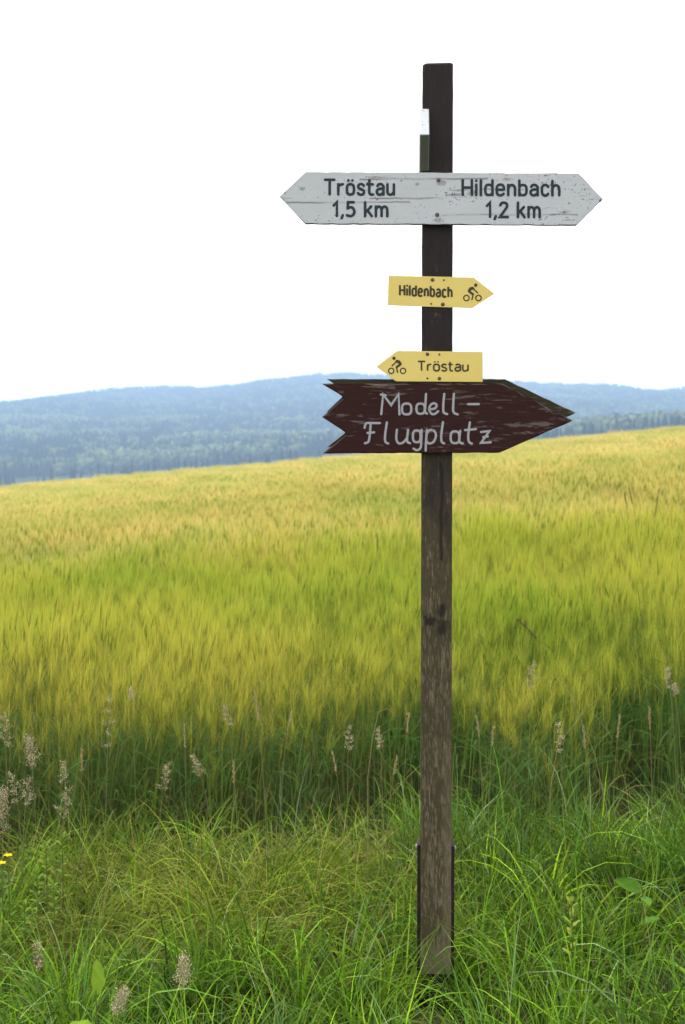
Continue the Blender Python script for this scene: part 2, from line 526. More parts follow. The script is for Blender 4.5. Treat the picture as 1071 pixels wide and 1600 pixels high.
def blades(base, az, el0, droop, length, width, col, nseg=5, twist=None, side_lean=None, taper=1.4, tipcol=None):
    """Arching grass blades as flat tapering ribbons; every argument is an array with one entry per blade."""
    n = len(az)
    t = np.linspace(0, 1, nseg + 1)
    el = el0[:, None] - droop[:, None] * t[None, :] ** 1.4
    azz = az[:, None] + (0 if side_lean is None else side_lean[:, None] * t[None, :])
    d = np.stack([np.cos(el) * np.cos(azz), np.cos(el) * np.sin(azz), np.sin(el)], -1)
    step = (length / nseg)[:, None, None]
    p = np.zeros((n, nseg + 1, 3))
    p[:, 1:] = np.cumsum((d[:, :-1] + d[:, 1:]) * 0.5 * step, axis=1)
    p += base[:, None, :]
    side = np.stack([-np.sin(azz), np.cos(azz), np.zeros_like(azz)], -1)
    up = np.cross(d, side)
    if twist is not None:
        a = (twist[:, None] * t[None, :])[..., None]
        side = side * np.cos(a) + up * np.sin(a)
    w = (width[:, None] * np.clip(1 - t[None, :] ** taper, 0.03, 1) * (0.55 + 0.45 * np.minimum(t[None, :] * 4, 1)))[..., None] * 0.5
    V = np.stack([p - side * w, p + side * w], 2).reshape(n, -1, 3)        # n, 2(nseg+1), 3
    k = np.arange(nseg) * 2
    f = np.stack([k, k + 1, k + 3, k + 2], -1)
    Fq = (f[None] + (np.arange(n) * 2 * (nseg + 1))[:, None, None]).reshape(-1, 4)
    if tipcol is None:
        C = np.repeat(col, 2 * (nseg + 1), axis=0)
    else:
        g = np.repeat(t, 2)[None, :, None]
        C = (col[:, None, :] * (1 - g) + tipcol[:, None, :] * g).reshape(-1, 3)
    return V.reshape(-1, 3), Fq, C

class Bag:
    """Collects vertex, face and colour arrays."""
    def __init__(self): self.v, self.f, self.c, self.n = [], [], [], 0
    def add(self, V, F, C):
        self.v.append(V); self.f.append(np.asarray(F) + self.n); self.c.append(C); self.n += len(V)
    def mesh(self, name, mat, smooth=False):
        fs = {}
        for f in self.f: fs.setdefault(f.shape[1], []).append(f)
        return mesh_np(name, np.concatenate(self.v), [np.concatenate(x) for x in fs.values()], [mat], np.concatenate(self.c), smooth)

# ------------------------------------------------------------------ barley
def barley_patch(name, size, nst, lod, seed):
    r = np.random.default_rng(seed)
    bag = Bag()
    n = nst
    base = np.stack([r.uniform(-size / 2, size / 2, n), r.uniform(-size / 2, size / 2, n), np.full(n, -0.03)], -1)
    hgt = r.normal(0.605, 0.095, n).clip(0.32, 0.78)
    az = r.normal(0.2, 1.3, n)                          # lean with the wind, towards +X
    tint = r.uniform(0, 1, n)
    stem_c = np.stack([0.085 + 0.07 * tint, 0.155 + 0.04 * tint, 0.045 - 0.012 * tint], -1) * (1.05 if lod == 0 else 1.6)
    w = np.full(n, {0: 0.0038, 1: 0.006, 2: 0.010}[lod])
    el0 = np.full(n, R(88)) - r.uniform(0, 0.09, n)
    dr = r.uniform(0.02, 0.15, n)
    az_h = az + r.normal(0, 0.3, n)
    V, F, C = blades(base, az_h, el0, dr, hgt, w, stem_c, 4 if lod == 0 else 2, r.uniform(-2, 2, n), taper=6)
    bag.add(V, F, C)
    ns = (4 if lod == 0 else 2) + 1
    tips = V.reshape(n, ns, 2, 3)[:, -1].mean(1)
    el_t = el0 - dr
    # ears: flat spindles crossed
    el_e = el_t - r.uniform(-0.05, 0.16, n)
    elen = r.uniform(0.06, 0.085, n)
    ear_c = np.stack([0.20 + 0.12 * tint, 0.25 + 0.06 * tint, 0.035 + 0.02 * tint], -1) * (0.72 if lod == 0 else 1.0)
    d = np.stack([np.cos(el_e) * np.cos(az_h), np.cos(el_e) * np.sin(az_h), np.sin(el_e)], -1)
    s1 = np.stack([-np.sin(az_h), np.cos(az_h), 0 * az_h], -1)
    s2 = np.cross(d, s1)
    ew = {0: 0.0036, 1: 0.008, 2: 0.013}[lod]
    for s in ((s1, s2) if lod < 2 else (s1,)):
        P = np.stack([tips, tips + d * elen[:, None] * 0.35 + s * ew, tips + d * elen[:, None], tips + d * elen[:, None] * 0.35 - s * ew], 1)
        bag.add(P.reshape(-1, 3), np.arange(4 * n).reshape(n, 4), np.repeat(ear_c, 4, axis=0))
    # awns
    na = {0: 16, 1: 14, 2: 10}[lod]
    aw = {0: 0.00075, 1: 0.0024, 2: 0.0066}[lod]
    m = n * na
    src = np.repeat(np.arange(n), na)
    along = r.uniform(0.1, 1.0, m)
    ab = tips[src] + d[src] * (elen[src] * along)[:, None]
    aaz = az_h[src] + r.normal(0, 1.1, m)
    ael = (el_e[src] + r.normal(0, 0.27, m))
    alen = r.uniform(0.08, 0.16, m)
    at = (tint[src] + r.uniform(-0.3, 0.3, m)).clip(0, 1)
    ac = np.stack([0.24 + 0.14 * at, 0.29 + 0.06 * at, 0.028 + 0.02 * at], -1)
    atip = np.stack([0.76 + 0.14 * at, 0.63 + 0.09 * at, 0.11 + 0.08 * at], -1)
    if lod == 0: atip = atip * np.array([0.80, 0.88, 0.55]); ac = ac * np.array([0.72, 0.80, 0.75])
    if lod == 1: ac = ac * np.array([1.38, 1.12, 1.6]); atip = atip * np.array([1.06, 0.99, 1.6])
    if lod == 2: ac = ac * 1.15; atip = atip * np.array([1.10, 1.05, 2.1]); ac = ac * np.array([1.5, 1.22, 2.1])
    V, F, C = blades(ab, aaz, ael, r.uniform(0.0, 0.35, m), alen, np.full(m, aw), ac, 2 if lod == 0 else 1, r.uniform(-1.5, 1.5, m), taper=2.5, tipcol=atip)
    bag.add(V, F, C)
    # leaves
    nl = {0: 2, 1: 2, 2: 1}[lod]
    m = n * nl
    src = np.repeat(np.arange(n), nl)
    h = r.uniform(0.25, 0.8, m)
    lb = base[src] * (1 - h)[:, None] + tips[src] * h[:, None]
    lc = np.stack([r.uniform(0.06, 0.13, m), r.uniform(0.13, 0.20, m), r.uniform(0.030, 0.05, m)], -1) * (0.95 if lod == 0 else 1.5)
    dead = (h < 0.35) & (r.uniform(0, 1, m) < 0.3)
    lc[dead] = (0.26, 0.20, 0.09)
    V, F, C = blades(lb, r.uniform(0, 6.28, m), r.uniform(0.7, 1.35, m), r.uniform(0.4, 2.2, m), r.uniform(0.12, 0.24, m),
                     np.full(m, {0: 0.008, 1: 0.010, 2: 0.014}[lod]), lc, 4 if lod == 0 else 2, r.uniform(-2, 2, m))
    bag.add(V, F, C)
    return template(bag.mesh(name, M_BARLEY))

EDGE = 5.30          # where the barley begins
def edge_y(x):
    return EDGE + 0.13 * np.sin(x * 1.9 + 0.6) + 0.11 * np.sin(x * 5.3) + 0.04 * x

def barley_points(y0, y1, step, spread=0.31, margin=2.2):
    P = []
    y = y0
    while y < y1:
        hw = spread * y + margin
        xs = np.arange(-hw, hw, step)
        P.append(np.stack([xs, np.full(len(xs), y)], -1))
        y += step
    P = np.concatenate(P)
    P += rng.uniform(-0.3, 0.3, P.shape) * step
    return P

def barley(name, y0, y1, step, templates, label, front=False):
    P = barley_points(y0, y1, step)
    if front:
        P = P[P[:, 1] > edge_y(P[:, 0]) + step * 0.4]
    n = len(P)
    z = terrain(P[:, 0], P[:, 1])
    pts = np.column_stack([P, z])
    rot = np.zeros((n, 3))
    # only quarter and half turns would break the wind direction, so turn a little only
    rot[:, 2] = rng.normal(0, 0.45, n)
    rot[:, 0] = rng.normal(0, 0.02, n)
    hs = 1 + 0.085 * wave(P[:, 0], P[:, 1], 1.4, 15) + 0.085 * wave(P[:, 0], P[:, 1], 4.5, 20) + rng.normal(0, 0.03, n)
    fr = 1.0
    if front:
        fr = 0.80 + 0.20 * sstep(0.0, 1.3, P[:, 1] - edge_y(P[:, 0]))
    if front:
        hs = hs + 0.10 * wave(P[:, 0], P[:, 1], 0.8, 33) * (1 - sstep(0.2, 1.5, P[:, 1] - edge_y(P[:, 0])))
    sc = np.column_stack([np.ones(n), np.ones(n), hs.clip(0.8, 1.22) * fr])
    idx = rng.integers(0, len(templates), n)
    return scatter(name, pts, rot, sc, idx, templates, label)

T0 = [barley_patch('barley_near_%d' % i, 0.46, 104, 0, 100 + i) for i in range(7)]
T1 = [barley_patch('barley_mid_%d' % i, 0.92, 200, 1, 200 + i) for i in range(5)]
T2 = [barley_patch('barley_far_%d' % i, 2.2, 620, 2, 300 + i) for i in range(4)]
barley('barley', EDGE - 0.2, 12.0, 0.36, T0, 'tall ripening barley with long soft awns along the field edge', True)
barley('barley', 11.4, 36.0, 0.76, T1, 'yellow-green barley in the middle of the field')
barley('barley', 27.0, 96.0, 1.9, T2, 'pale yellow barley towards the crest of the field')

# ------------------------------------------------------------------ signpost
POST_X = (680.5 - 535.5) / F_PX * 4.0
post_root = empty('signpost', (POST_X, 4.0, float(terrain(POST_X, 4.0))))
post_root.rotation_euler = (0, R(0.14), R(-2.7))
tag(post_root, 'tall weathered brown wooden signpost carrying white, yellow and brown arrow signs', 'signpost')
bpy.context.view_layer.update()
P_INV = (Matrix.Translation(post_root.location) @ post_root.rotation_euler.to_matrix().to_4x4()).inverted()

def px(x, y, plane):
    """Photograph pixel -> point of the signpost's own frame on the plane local y = plane."""
    d = Vector(((x - 535.5) / F_PX, 1.0, -(y - HOR) / F_PX))
    o = P_INV @ Vector((0, 0, EYE))
    dl = P_INV.to_3x3() @ d
    return o + dl * ((plane - o.y) / dl.y)

def rough_outline(pts, step=0.02, amp=0.0006, seed=1):
    r = random.Random(seed)
    out = []
    for i, a in enumerate(pts):
        b = pts[(i + 1) % len(pts)]
        a2, b2 = Vector(a), Vector(b)
        L = (b2 - a2).length
        n = max(1, int(L / step))
        for j in range(n):
            p = a2.lerp(b2, j / n)
            if j: p = p + Vector((r.uniform(-amp, amp), r.uniform(-amp, amp)))
            out.append(p)
    return out

def slab(name, outline, y_front, y_back, mat, parent, bevel=0.0015, amp=0.0006, seed=1):
    """Board: outline in local (x, z), between the two local y planes, with softened front and back edges."""
    pts = rough_outline(outline, 0.02, amp, seed) if amp else [Vector(p) for p in outline]
    bm = bmesh.new()
    vs_ = [bm.verts.new((p.x, y_back, p.y)) for p in pts]
    f = bm.faces.new(vs_)
    ret = bmesh.ops.extrude_face_region(bm, geom=[f])
    nv = [e for e in ret['geom'] if isinstance(e, bmesh.types.BMVert)]
    for v in nv: v.co.y = y_front
    if bevel:
        edges = [e for e in bm.edges if abs(e.verts[0].co.y - e.verts[1].co.y) < 1e-6]
        bmesh.ops.bevel(bm, geom=edges, offset=bevel, segments=1, affect='EDGES', profile=0.5)
    return obj_bm(name, bm, mat, parent)

def box(name, x0, x1, y0, y1, z0, z1, mat, parent, bevel=0.0):
    bm = bmesh.new()
    bmesh.ops.create_cube(bm, size=1)
    for v in bm.verts:
        v.co = Vector(((x0 + x1) / 2 + v.co.x * (x1 - x0), (y0 + y1) / 2 + v.co.y * (y1 - y0), (z0 + z1) / 2 + v.co.z * (z1 - z0)))
    if bevel:
        bmesh.ops.bevel(bm, geom=bm.edges[:], offset=bevel, segments=2, affect='EDGES', profile=0.6)
    return obj_bm(name, bm, mat, parent)

def disc_head(name, centre, axis, r, h, mat, parent, slot=False):
    """Domed screw or bolt head on a surface facing along axis ('-y', 'x', '-x')."""
    bm = bmesh.new()
    prof = [(r, 0), (r, h * 0.45), (r * 0.8, h * 0.85), (r * 0.4, h)]
    rings = []
    for (q, z) in prof:
        rings.append([bm.verts.new((q * math.cos(i * math.pi / 6), q * math.sin(i * math.pi / 6), z)) for i in range(12)])
    for a, b in zip(rings, rings[1:]):
        for i in range(12):
            bm.faces.new((a[i], a[(i + 1) % 12], b[(i + 1) % 12], b[i]))
    bm.faces.new(rings[-1]); bm.faces.new(list(reversed(rings[0])))
    rot = {'-y': Matrix.Rotation(R(90), 4, 'X'), 'x': Matrix.Rotation(R(90), 4, 'Y'), '-x': Matrix.Rotation(R(-90), 4, 'Y')}[axis]
    bmesh.ops.transform(bm, matrix=Matrix.Translation(centre) @ rot, verts=bm.verts)
    return obj_bm(name, bm, mat, parent, True)

# --- post
FR = -0.0445                       # front face of the post
pw = 0.0445
z_bot = px(680, 1522, FR).z
z_top = px(683, 100, FR).z
bm = bmesh.new()
nz = 60
rings = []
r_ = random.Random(3)
for i in range(nz + 1):
    z = z_bot + (z_top - z_bot) * i / nz
    j = [r_.uniform(-0.0005, 0.0005) for _ in range(4)]
    c = 0.0035 if i < nz else 0.0075
    zz = [z] * 8 if i < nz else [z - 0.002, z - 0.001, z, z + 0.001, z + 0.001, z, z - 0.001, z - 0.002]
    a, b = pw + j[0], pw + j[1]
    P8 = [(-a, -b + c), (-a + c, -b), (a - c, -b), (a, -b + c), (a, b - c), (a - c, b), (-a + c, b), (-a, b - c)]
    rings.append([bm.verts.new((p[0], p[1], zz[k])) for k, p in enumerate(P8)])
for a, b in zip(rings, rings[1:]):
    for k in range(8):
        bm.faces.new((a[k], a[(k + 1) % 8], b[(k + 1) % 8], b[k]))
top_in = [bm.verts.new((v.co.x * 0.9, v.co.y * 0.9, v.co.z + 0.005)) for v in rings[-1]]
for k in range(8):
    bm.faces.new((rings[-1][k], rings[-1][(k + 1) % 8], top_in[(k + 1) % 8], top_in[k]))
bm.faces.new(top_in); bm.faces.new(list(reversed(rings[0])))
o = obj_bm('post', bm, M_POST, post_root)
o['label'] = 'square timber post, brown paint weathered to grey and moss'

# --- steel post shoe
z_sh = px(652, 1315, 0).z
tag(box('side_plate', -pw - 0.0095, -pw - 0.0006, -0.030, 0.034, -0.12, z_sh, M_STEEL, post_root, 0.0012), 'dark rusted steel strap of the post shoe')
tag(box('side_plate', pw + 0.0006, pw + 0.0092, -0.030, 0.034, -0.12, z_sh - 0.003, M_STEEL, post_root, 0.0012), 'dark rusted steel strap of the post shoe')
box('base_plate', -pw + 0.0002, pw - 0.0002, -0.034, 0.036, z_bot - 0.014, z_bot - 0.002, M_STEEL, post_root, 0.001)
box('ground_spike', -0.034, 0.034, -0.034, 0.034, -0.25, z_bot - 0.0142, M_STEEL, post_root, 0.002)
disc_head('bolt', Vector((-pw - 0.0095, -0.012, z_sh - 0.012)), '-x', 0.009, 0.006, M_BOLT, post_root)
disc_head('bolt', Vector((pw + 0.0092, -0.012, z_sh - 0.014)), 'x', 0.009, 0.006, M_BOLT, post_root)

def outline_px(pts, plane):
    out = []
    for (a, b) in pts:
        q = px(a, b, plane)
        out.append((q.x, q.z))
    return out

# --- white double arrow
WF = FR - 0.0235
white = slab('arrow_board', outline_px([(437, 307), (478, 268.5), (905, 271), (943, 311), (902, 351.5), (477, 349.5)], WF), WF, FR - 0.0005, M_WHITE, post_root, 0.0016, 0.0007, 4)
white['label'] = 'white double-pointed wooden arrow board with dark routed lettering'
# --- white cross board, seen end-on
SH = -0.050
xl, xr = px(656, 220, SH).x, px(670.5, 220, SH).x
zt, zb = px(663, 170, SH).z, px(663, 268, SH).z + 0.0015
zm = (zt + zb) / 2
bm = bmesh.new()
prof = [(SH, zt), (SH - 0.074, zm + 0.001), (SH, zb), (0.42, zb), (0.494, zm), (0.42, zt)]
va = [bm.verts.new((xl, a, b)) for a, b in prof]
f = bm.faces.new(va)
ret = bmesh.ops.extrude_face_region(bm, geom=[f])
for v in [e for e in ret['geom'] if isinstance(e, bmesh.types.BMVert)]: v.co.x = xr
bmesh.ops.bevel(bm, geom=[e for e in bm.edges], offset=0.0018, segments=1, affect='EDGES')
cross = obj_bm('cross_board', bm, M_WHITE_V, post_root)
cross.rotation_euler = (0, 0, 0)
cross['label'] = 'white pointed board seen end-on, let into the post above the white arrow'

# --- brown boards
BF = FR - 0.0205
brown_pts = [(503, 599.5), (785.5, 599.5), (895.5, 657.3), (780.5, 707.5), (504.5, 708.5), (541, 679), (539, 675), (503.2, 651.5), (535.5, 623), (534, 618.5)]
brown = slab('arrow_board', outline_px(brown_pts, BF), BF, FR - 0.0005, M_BROWN, post_root, 0.0036, 0.0008, 8)
brown['label'] = 'dark red-brown wooden arrow board with pale brush lettering and notched tail'
BB = -FR + 0.0005
rear_pts = [(511, 592.2), (789, 592.2), (900, 645), (786, 697), (511.5, 698.5), (546, 671), (544, 667), (511, 643), (541, 614), (540, 610)]
rear = slab('arrow_board', outline_px(rear_pts, BB), BB, BB + 0.02, M_REAR, post_root, 0.002, 0.0008, 9)
rear['label'] = 'plain brown arrow board fixed to the back of the post'

# --- yellow cycle plates
YF = FR - 0.0030
y1 = slab('cycle_sign', outline_px([(607.3, 430.6), (740, 433.3), (741.5, 434), (773.4, 459), (739, 481), (737, 481.4), (606, 477.2)], YF), YF, FR - 0.0006, M_YELLOW, post_root, 0.0005, 0)
y1['label'] = 'thin yellow arrow plate pointing away from the white cross board, with bold lettering'
y2 = slab('cycle_sign', outline_px([(588.3, 573), (620, 548.6), (622, 548.2), (754.6, 549.8), (754.6, 596.8), (620, 595.8), (618, 595)], YF), YF, FR - 0.0006, M_YELLOW, post_root, 0.0005, 0)
y2['label'] = 'thin yellow arrow plate just above the brown board'
for par, pl, items in ((y1, YF, [(676.2, 437.3, 3.0), (693.8, 437.6, 1.5), (674, 474.6, 1.5), (692.3, 475.6, 3.1)]),
                       (y2, YF, [(668.2, 553.3, 2.8), (687, 553.8, 1.6), (668.3, 591, 1.6), (687, 591.4, 2.8)]),
                       (white, WF, [(685.5, 281.5, 3.2), (683.5, 335.5, 3.4), (938.5, 313.5, 2.0)])):
    for (a, b, rr) in items:
        disc_head('screw', px(a, b, pl), '-y', rr / 539.0, 0.002, M_SCREW, par)

# --- lettering: every character a set of pen strokes
def arc(cx, cy, rx, ry, a0, a1, n=12):
    return [(cx + rx * math.cos(R(a0 + (a1 - a0) * i / n)), cy + ry * math.sin(R(a0 + (a1 - a0) * i / n))) for i in range(n + 1)]
XH = 0.70
def bowl(x0, x1, y0, y1, n=24):
    """Closed rounded-rectangle loop."""
    out = []
    for i in range(n):
        a = 2 * math.pi * i / n
        c, s = math.cos(a), math.sin(a)
        e = 0.72
        out.append(((x0 + x1) / 2 + (x1 - x0) / 2 * math.copysign(abs(c) ** e, c), (y0 + y1) / 2 + (y1 - y0) / 2 * math.copysign(abs(s) ** e, s)))
    return out + [out[0]]
def cv(*pts):                       # smooth curve through points
    pts = [Vector((a, b)) for a, b in pts]
    out = []
    for i in range(len(pts) - 1):
        p0 = pts[max(i - 1, 0)]; p1 = pts[i]; p2 = pts[i + 1]; p3 = pts[min(i + 2, len(pts) - 1)]
        for j in range(4):
            t = j / 4
            q = 0.5 * ((2 * p1) + (-p0 + p2) * t + (2 * p0 - 5 * p1 + 4 * p2 - p3) * t * t + (-p0 + 3 * p1 - 3 * p2 + p3) * t ** 3)
            out.append((q.x, q.y))
    out.append((pts[-1].x, pts[-1].y))
    return out
ARCH = lambda x0, x1, y0=0.0: cv((x0, XH - 0.24), (x0 + (x1 - x0) * 0.22, XH - 0.06), (x0 + (x1 - x0) * 0.55, XH), (x0 + (x1 - x0) * 0.88, XH - 0.09), (x1, XH - 0.26)) + [(x1, y0)]
GL = {
    'T': (0.60, [[(0, 1), (0.60, 1)], [(0.30, 1), (0.30, 0)]]),
    'r': (0.30, [[(0, XH), (0, 0)], cv((0, XH - 0.22), (0.08, XH - 0.06), (0.30, XH))]),
    'o': (0.46, [bowl(0, 0.46, 0, XH)]),
    'ö': (0.46, [bowl(0, 0.46, 0, XH), [(0.10, 0.96)], [(0.36, 0.96)]]),
    's': (0.40, [cv((0.38, XH - 0.10), (0.28, XH), (0.12, XH), (0.02, XH - 0.12), (0.06, XH - 0.27), (0.22, XH - 0.35), (0.36, 0.26), (0.39, 0.13), (0.30, 0.0), (0.10, 0.0), (0.0, 0.10))]),
    't': (0.32, [cv((0.08, 0.98), (0.08, 0.55), (0.08, 0.16), (0.16, 0.01), (0.32, 0.0)), [(-0.06, XH), (0.30, XH)]]),
    'a': (0.42, [cv((0.03, XH - 0.12), (0.12, XH), (0.30, XH), (0.42, XH - 0.14)) + [(0.42, 0)], cv((0.42, 0.40), (0.16, 0.39), (0.0, 0.28), (0.01, 0.10), (0.12, 0.0), (0.28, 0.02), (0.42, 0.16))]),
    'u': (0.42, [cv((0, XH), (0, 0.35), (0.01, 0.12), (0.12, 0.0), (0.28, 0.02), (0.42, 0.18)), [(0.42, XH), (0.42, 0)]]),
    '1': (0.22, [[(0, 0.76), (0.20, 1.0), (0.20, 0)]]),
    ',': (0.10, [[(0.09, 0.05), (0.02, -0.15)]]),
    '5': (0.46, [[(0.42, 1.0), (0.06, 1.0), (0.04, 0.55)] , cv((0.04, 0.55), (0.20, 0.64), (0.38, 0.57), (0.46, 0.34), (0.40, 0.10), (0.22, 0.0), (0.0, 0.06))]),
    '2': (0.48, [cv((0.02, 0.82), (0.10, 0.96), (0.26, 1.0), (0.42, 0.93), (0.46, 0.76), (0.38, 0.58)) + [(0.0, 0.0), (0.50, 0.0)]]),
    'k': (0.42, [[(0, 1), (0, 0)], [(0.38, XH), (0.03, 0.28)], [(0.15, 0.42), (0.42, 0)]]),
    'm': (0.72, [[(0, XH), (0, 0)], ARCH(0, 0.36), ARCH(0.36, 0.72)]),
    'n': (0.42, [[(0, XH), (0, 0)], ARCH(0, 0.42)]),
    'h': (0.42, [[(0, 1), (0, 0)], ARCH(0, 0.42)]),
    'H': (0.56, [[(0, 1), (0, 0)], [(0.56, 1), (0.56, 0)], [(0, 0.5), (0.56, 0.5)]]),
    'i': (0.02, [[(0.01, XH), (0.01, 0)], [(0.01, 0.965)]]),
    'l': (0.02, [[(0.01, 1), (0.01, 0)]]),
    'd': (0.44, [bowl(0, 0.44, 0, XH), [(0.44, 1), (0.44, 0)]]),
    'b': (0.44, [bowl(0, 0.44, 0, XH), [(0, 1), (0, 0)]]),
    'e': (0.44, [[(0.01, 0.37), (0.44, 0.37)] , cv((0.44, 0.37), (0.43, 0.54), (0.33, XH), (0.13, XH), (0.01, XH - 0.16), (0.0, 0.30), (0.03, 0.10), (0.14, 0.0), (0.30, 0.0), (0.42, 0.09))]),
    'c': (0.38, [cv((0.38, XH - 0.10), (0.28, XH), (0.12, XH), (0.01, XH - 0.14), (0.0, 0.32), (0.03, 0.10), (0.13, 0.0), (0.28, 0.0), (0.38, 0.10))]),
    ' ': (0.16, []),
}
# brush letters of the brown board, drawn in photograph pixels
BRUSH = [
    [(596, 647), (599, 616.5), (611.5, 633), (623, 616), (624.5, 647.5)], [(595.5, 616.5), (603, 617.5)],
    bowl(628.5, 643, 630.5, 647.5),
    bowl(651, 664, 630.5, 646.5), cv((666, 615.5), (665, 632), (664.5, 643), (667.5, 646.5)),
    cv((672, 639.5), (680, 638), (682.5, 633), (678.5, 630), (673, 633), (671, 640), (674.5, 646.5), (680, 646.5), (685, 642.5)),
    cv((694.5, 615.5), (693, 632), (693.5, 644), (699, 647)),
    cv((709.5, 615.5), (708.5, 632), (709, 644), (715.5, 647.5)),
    [(731.5, 631.5), (748.5, 631.3)],
    cv((579.5, 662.5), (578, 680), (576, 690), (570.5, 692.5)), cv((570, 668.5), (572.5, 661.5), (581, 661), (594, 661)), [(574.5, 676.5), (585, 675.5)],
    cv((604.8, 660), (602, 680), (602.5, 690), (607, 693)),
    cv((620.5, 671.5), (619.5, 685), (623, 692.5), (630, 691.5), (636.5, 684)), cv((638, 671.5), (636.5, 684), (637, 690.5), (641, 692.5)),
    bowl(645.5, 657.5, 672.5, 691), cv((659, 671.5), (658.5, 688), (657.5, 699.5), (652, 703.5), (646.5, 701)),
    cv((667.5, 671.5), (666, 690), (665.5, 704)), cv((667, 678), (672, 672), (679, 673.5), (681.5, 681), (678, 690), (671, 693), (666.5, 689)),
    cv((692.5, 659.5), (689.8, 680), (690.5, 690), (694.5, 693)),
    bowl(704.5, 718, 674, 692.5), cv((719.5, 673), (718, 686), (719.5, 691.5), (723.5, 693)),
    cv((734.5, 660), (732, 680), (733, 690), (737.5, 693)), [(727, 672), (744, 670.5)],
    [(752, 675), (765, 673.5), (752, 692), (767, 691)], [(755.5, 683), (762.5, 682)],
]

class Pen:
    """Draws strokes given in photograph pixels as thin ribbons lying on a signpost plane."""
    def __init__(self, plane): self.plane, self.bm, self.k = plane, bmesh.new(), 0
    def stroke(self, pts, width, round_cap=True):
        pl = self.plane - 0.0005 - 0.00016 * (self.k % 6)
        self.k += 1
        P = [Vector(p) for p in pts]
        Q = [P[0]]
        for p in P[1:]:
            if (p - Q[-1]).length > 1e-4: Q.append(p)
        P = Q
        if len(P) < 2: return
        closed = (P[0] - P[-1]).length < 1e-3
        if closed: P = P[:-1]
        n = len(P); hw = width / 2
        L, Rr = [], []
        for i in range(n):
            a = P[i - 1] if (i > 0 or closed) else None
            b = P[(i + 1) % n] if (i < n - 1 or closed) else None
            t1 = (P[i] - a).normalized() if a is not None else None
            t2 = (b - P[i]).normalized() if b is not None else None
            t = ((t1 or t2) + (t2 or t1))
            t = t.normalized() if t.length > 1e-6 else (t1 or t2)
            nn = Vector((-t.y, t.x))
            ref = t1 or t2
            m = hw / max(0.45, abs(t.dot(ref)))
            L.append(P[i] + nn * m); Rr.append(P[i] - nn * m)
        V = lambda p: self.bm.verts.new(px(p.x, p.y, pl))
        vl = [V(p) for p in L]; vr = [V(p) for p in Rr]
        for i in range(n if closed else n - 1):
            j = (i + 1) % n
            self.bm.faces.new((vl[i], vr[i], vr[j], vl[j]))
        if round_cap and not closed:
            for i, sgn in ((0, -1), (n - 1, 1)):
                t = (P[1] - P[0]).normalized() if i == 0 else (P[-1] - P[-2]).normalized()
                nn = Vector((-t.y, t.x))
                ring = [vl[i]] + [V(P[i] + nn * (hw * math.cos(a)) + t * (sgn * hw * math.sin(a))) for a in (R(36), R(72), R(108), R(144))] + [vr[i]]
                self.bm.faces.new(ring)
    def disc(self, c, r):
        pl = self.plane - 0.0005 - 0.00016 * (self.k % 6); self.k += 1
        self.bm.faces.new([self.bm.verts.new(px(c[0] + r * math.cos(i * math.pi / 8), c[1] + r * math.sin(i * math.pi / 8), pl)) for i in range(16)])
    def text(self, s, x0, x1, cap_l, base_l, cap_r, base_r, width, gap=0.17, round_cap=True, slant=0.0):
        tot = sum(GL[c][0] for c in s) + gap * (len(s) - 1)
        fx = (x1 - x0) / tot
        x = 0
        for c in s:
            w, st = GL[c]
            for pts in st:
                out = []
                for (a, b) in pts:
                    u = (x + a) / tot
                    yc = cap_l + (cap_r - cap_l) * u; yb = base_l + (base_r - base_l) * u
                    out.append((x0 + (x + a) * fx + slant * b, yb + (yc - yb) * b))
                if len(out) == 1: self.disc(out[0], width * 0.5)
                else: self.stroke(out, width, round_cap)
            x += w + gap
    def finish(self, name, mat, parent, label=None):
        for f in self.bm.faces:
            f.normal_update()
            if f.normal.y > 0: f.normal_flip()
        me = bpy.data.meshes.new(name)
        self.bm.to_mesh(me); self.bm.free()
        me.materials.append(mat)
        o = link(bpy.data.objects.new(name, me), parent)
        if label: o['label'] = label
        o['kind'] = 'stuff'
        return o

for s, a in (('Tröstau', (508.3, 615.8, 280.8, 303.6, 281.2, 304)), ('1,5 km', (521.8, 605.5, 315.8, 337.4, 316.2, 337.8)),
             ('Hildenbach', (723.3, 874.2, 281.4, 304.6, 282.8, 305.2)), ('1,2 km', (761.2, 843.6, 316.4, 338.8, 317, 339.3))):
    p = Pen(WF)
    p.text(s, *a, 4.3, 0.26)
    p.finish('lettering', M_INK, white)
p = Pen(YF); p.text('Hildenbach', 625.2, 706.2, 445.3, 461.3, 448.2, 464.0, 3.2, 0.31, False); p.finish('lettering', M_PRINT, y1)
p = Pen(YF); p.text('Tröstau', 653.3, 731.6, 564.6, 579.0, 565.2, 579.6, 2.6, 0.20, False); p.finish('lettering', M_PRINT, y2)
p = Pen(BF)
for st in BRUSH: p.stroke(st, 3.5)
p.finish('lettering', M_BRUSH, brown)

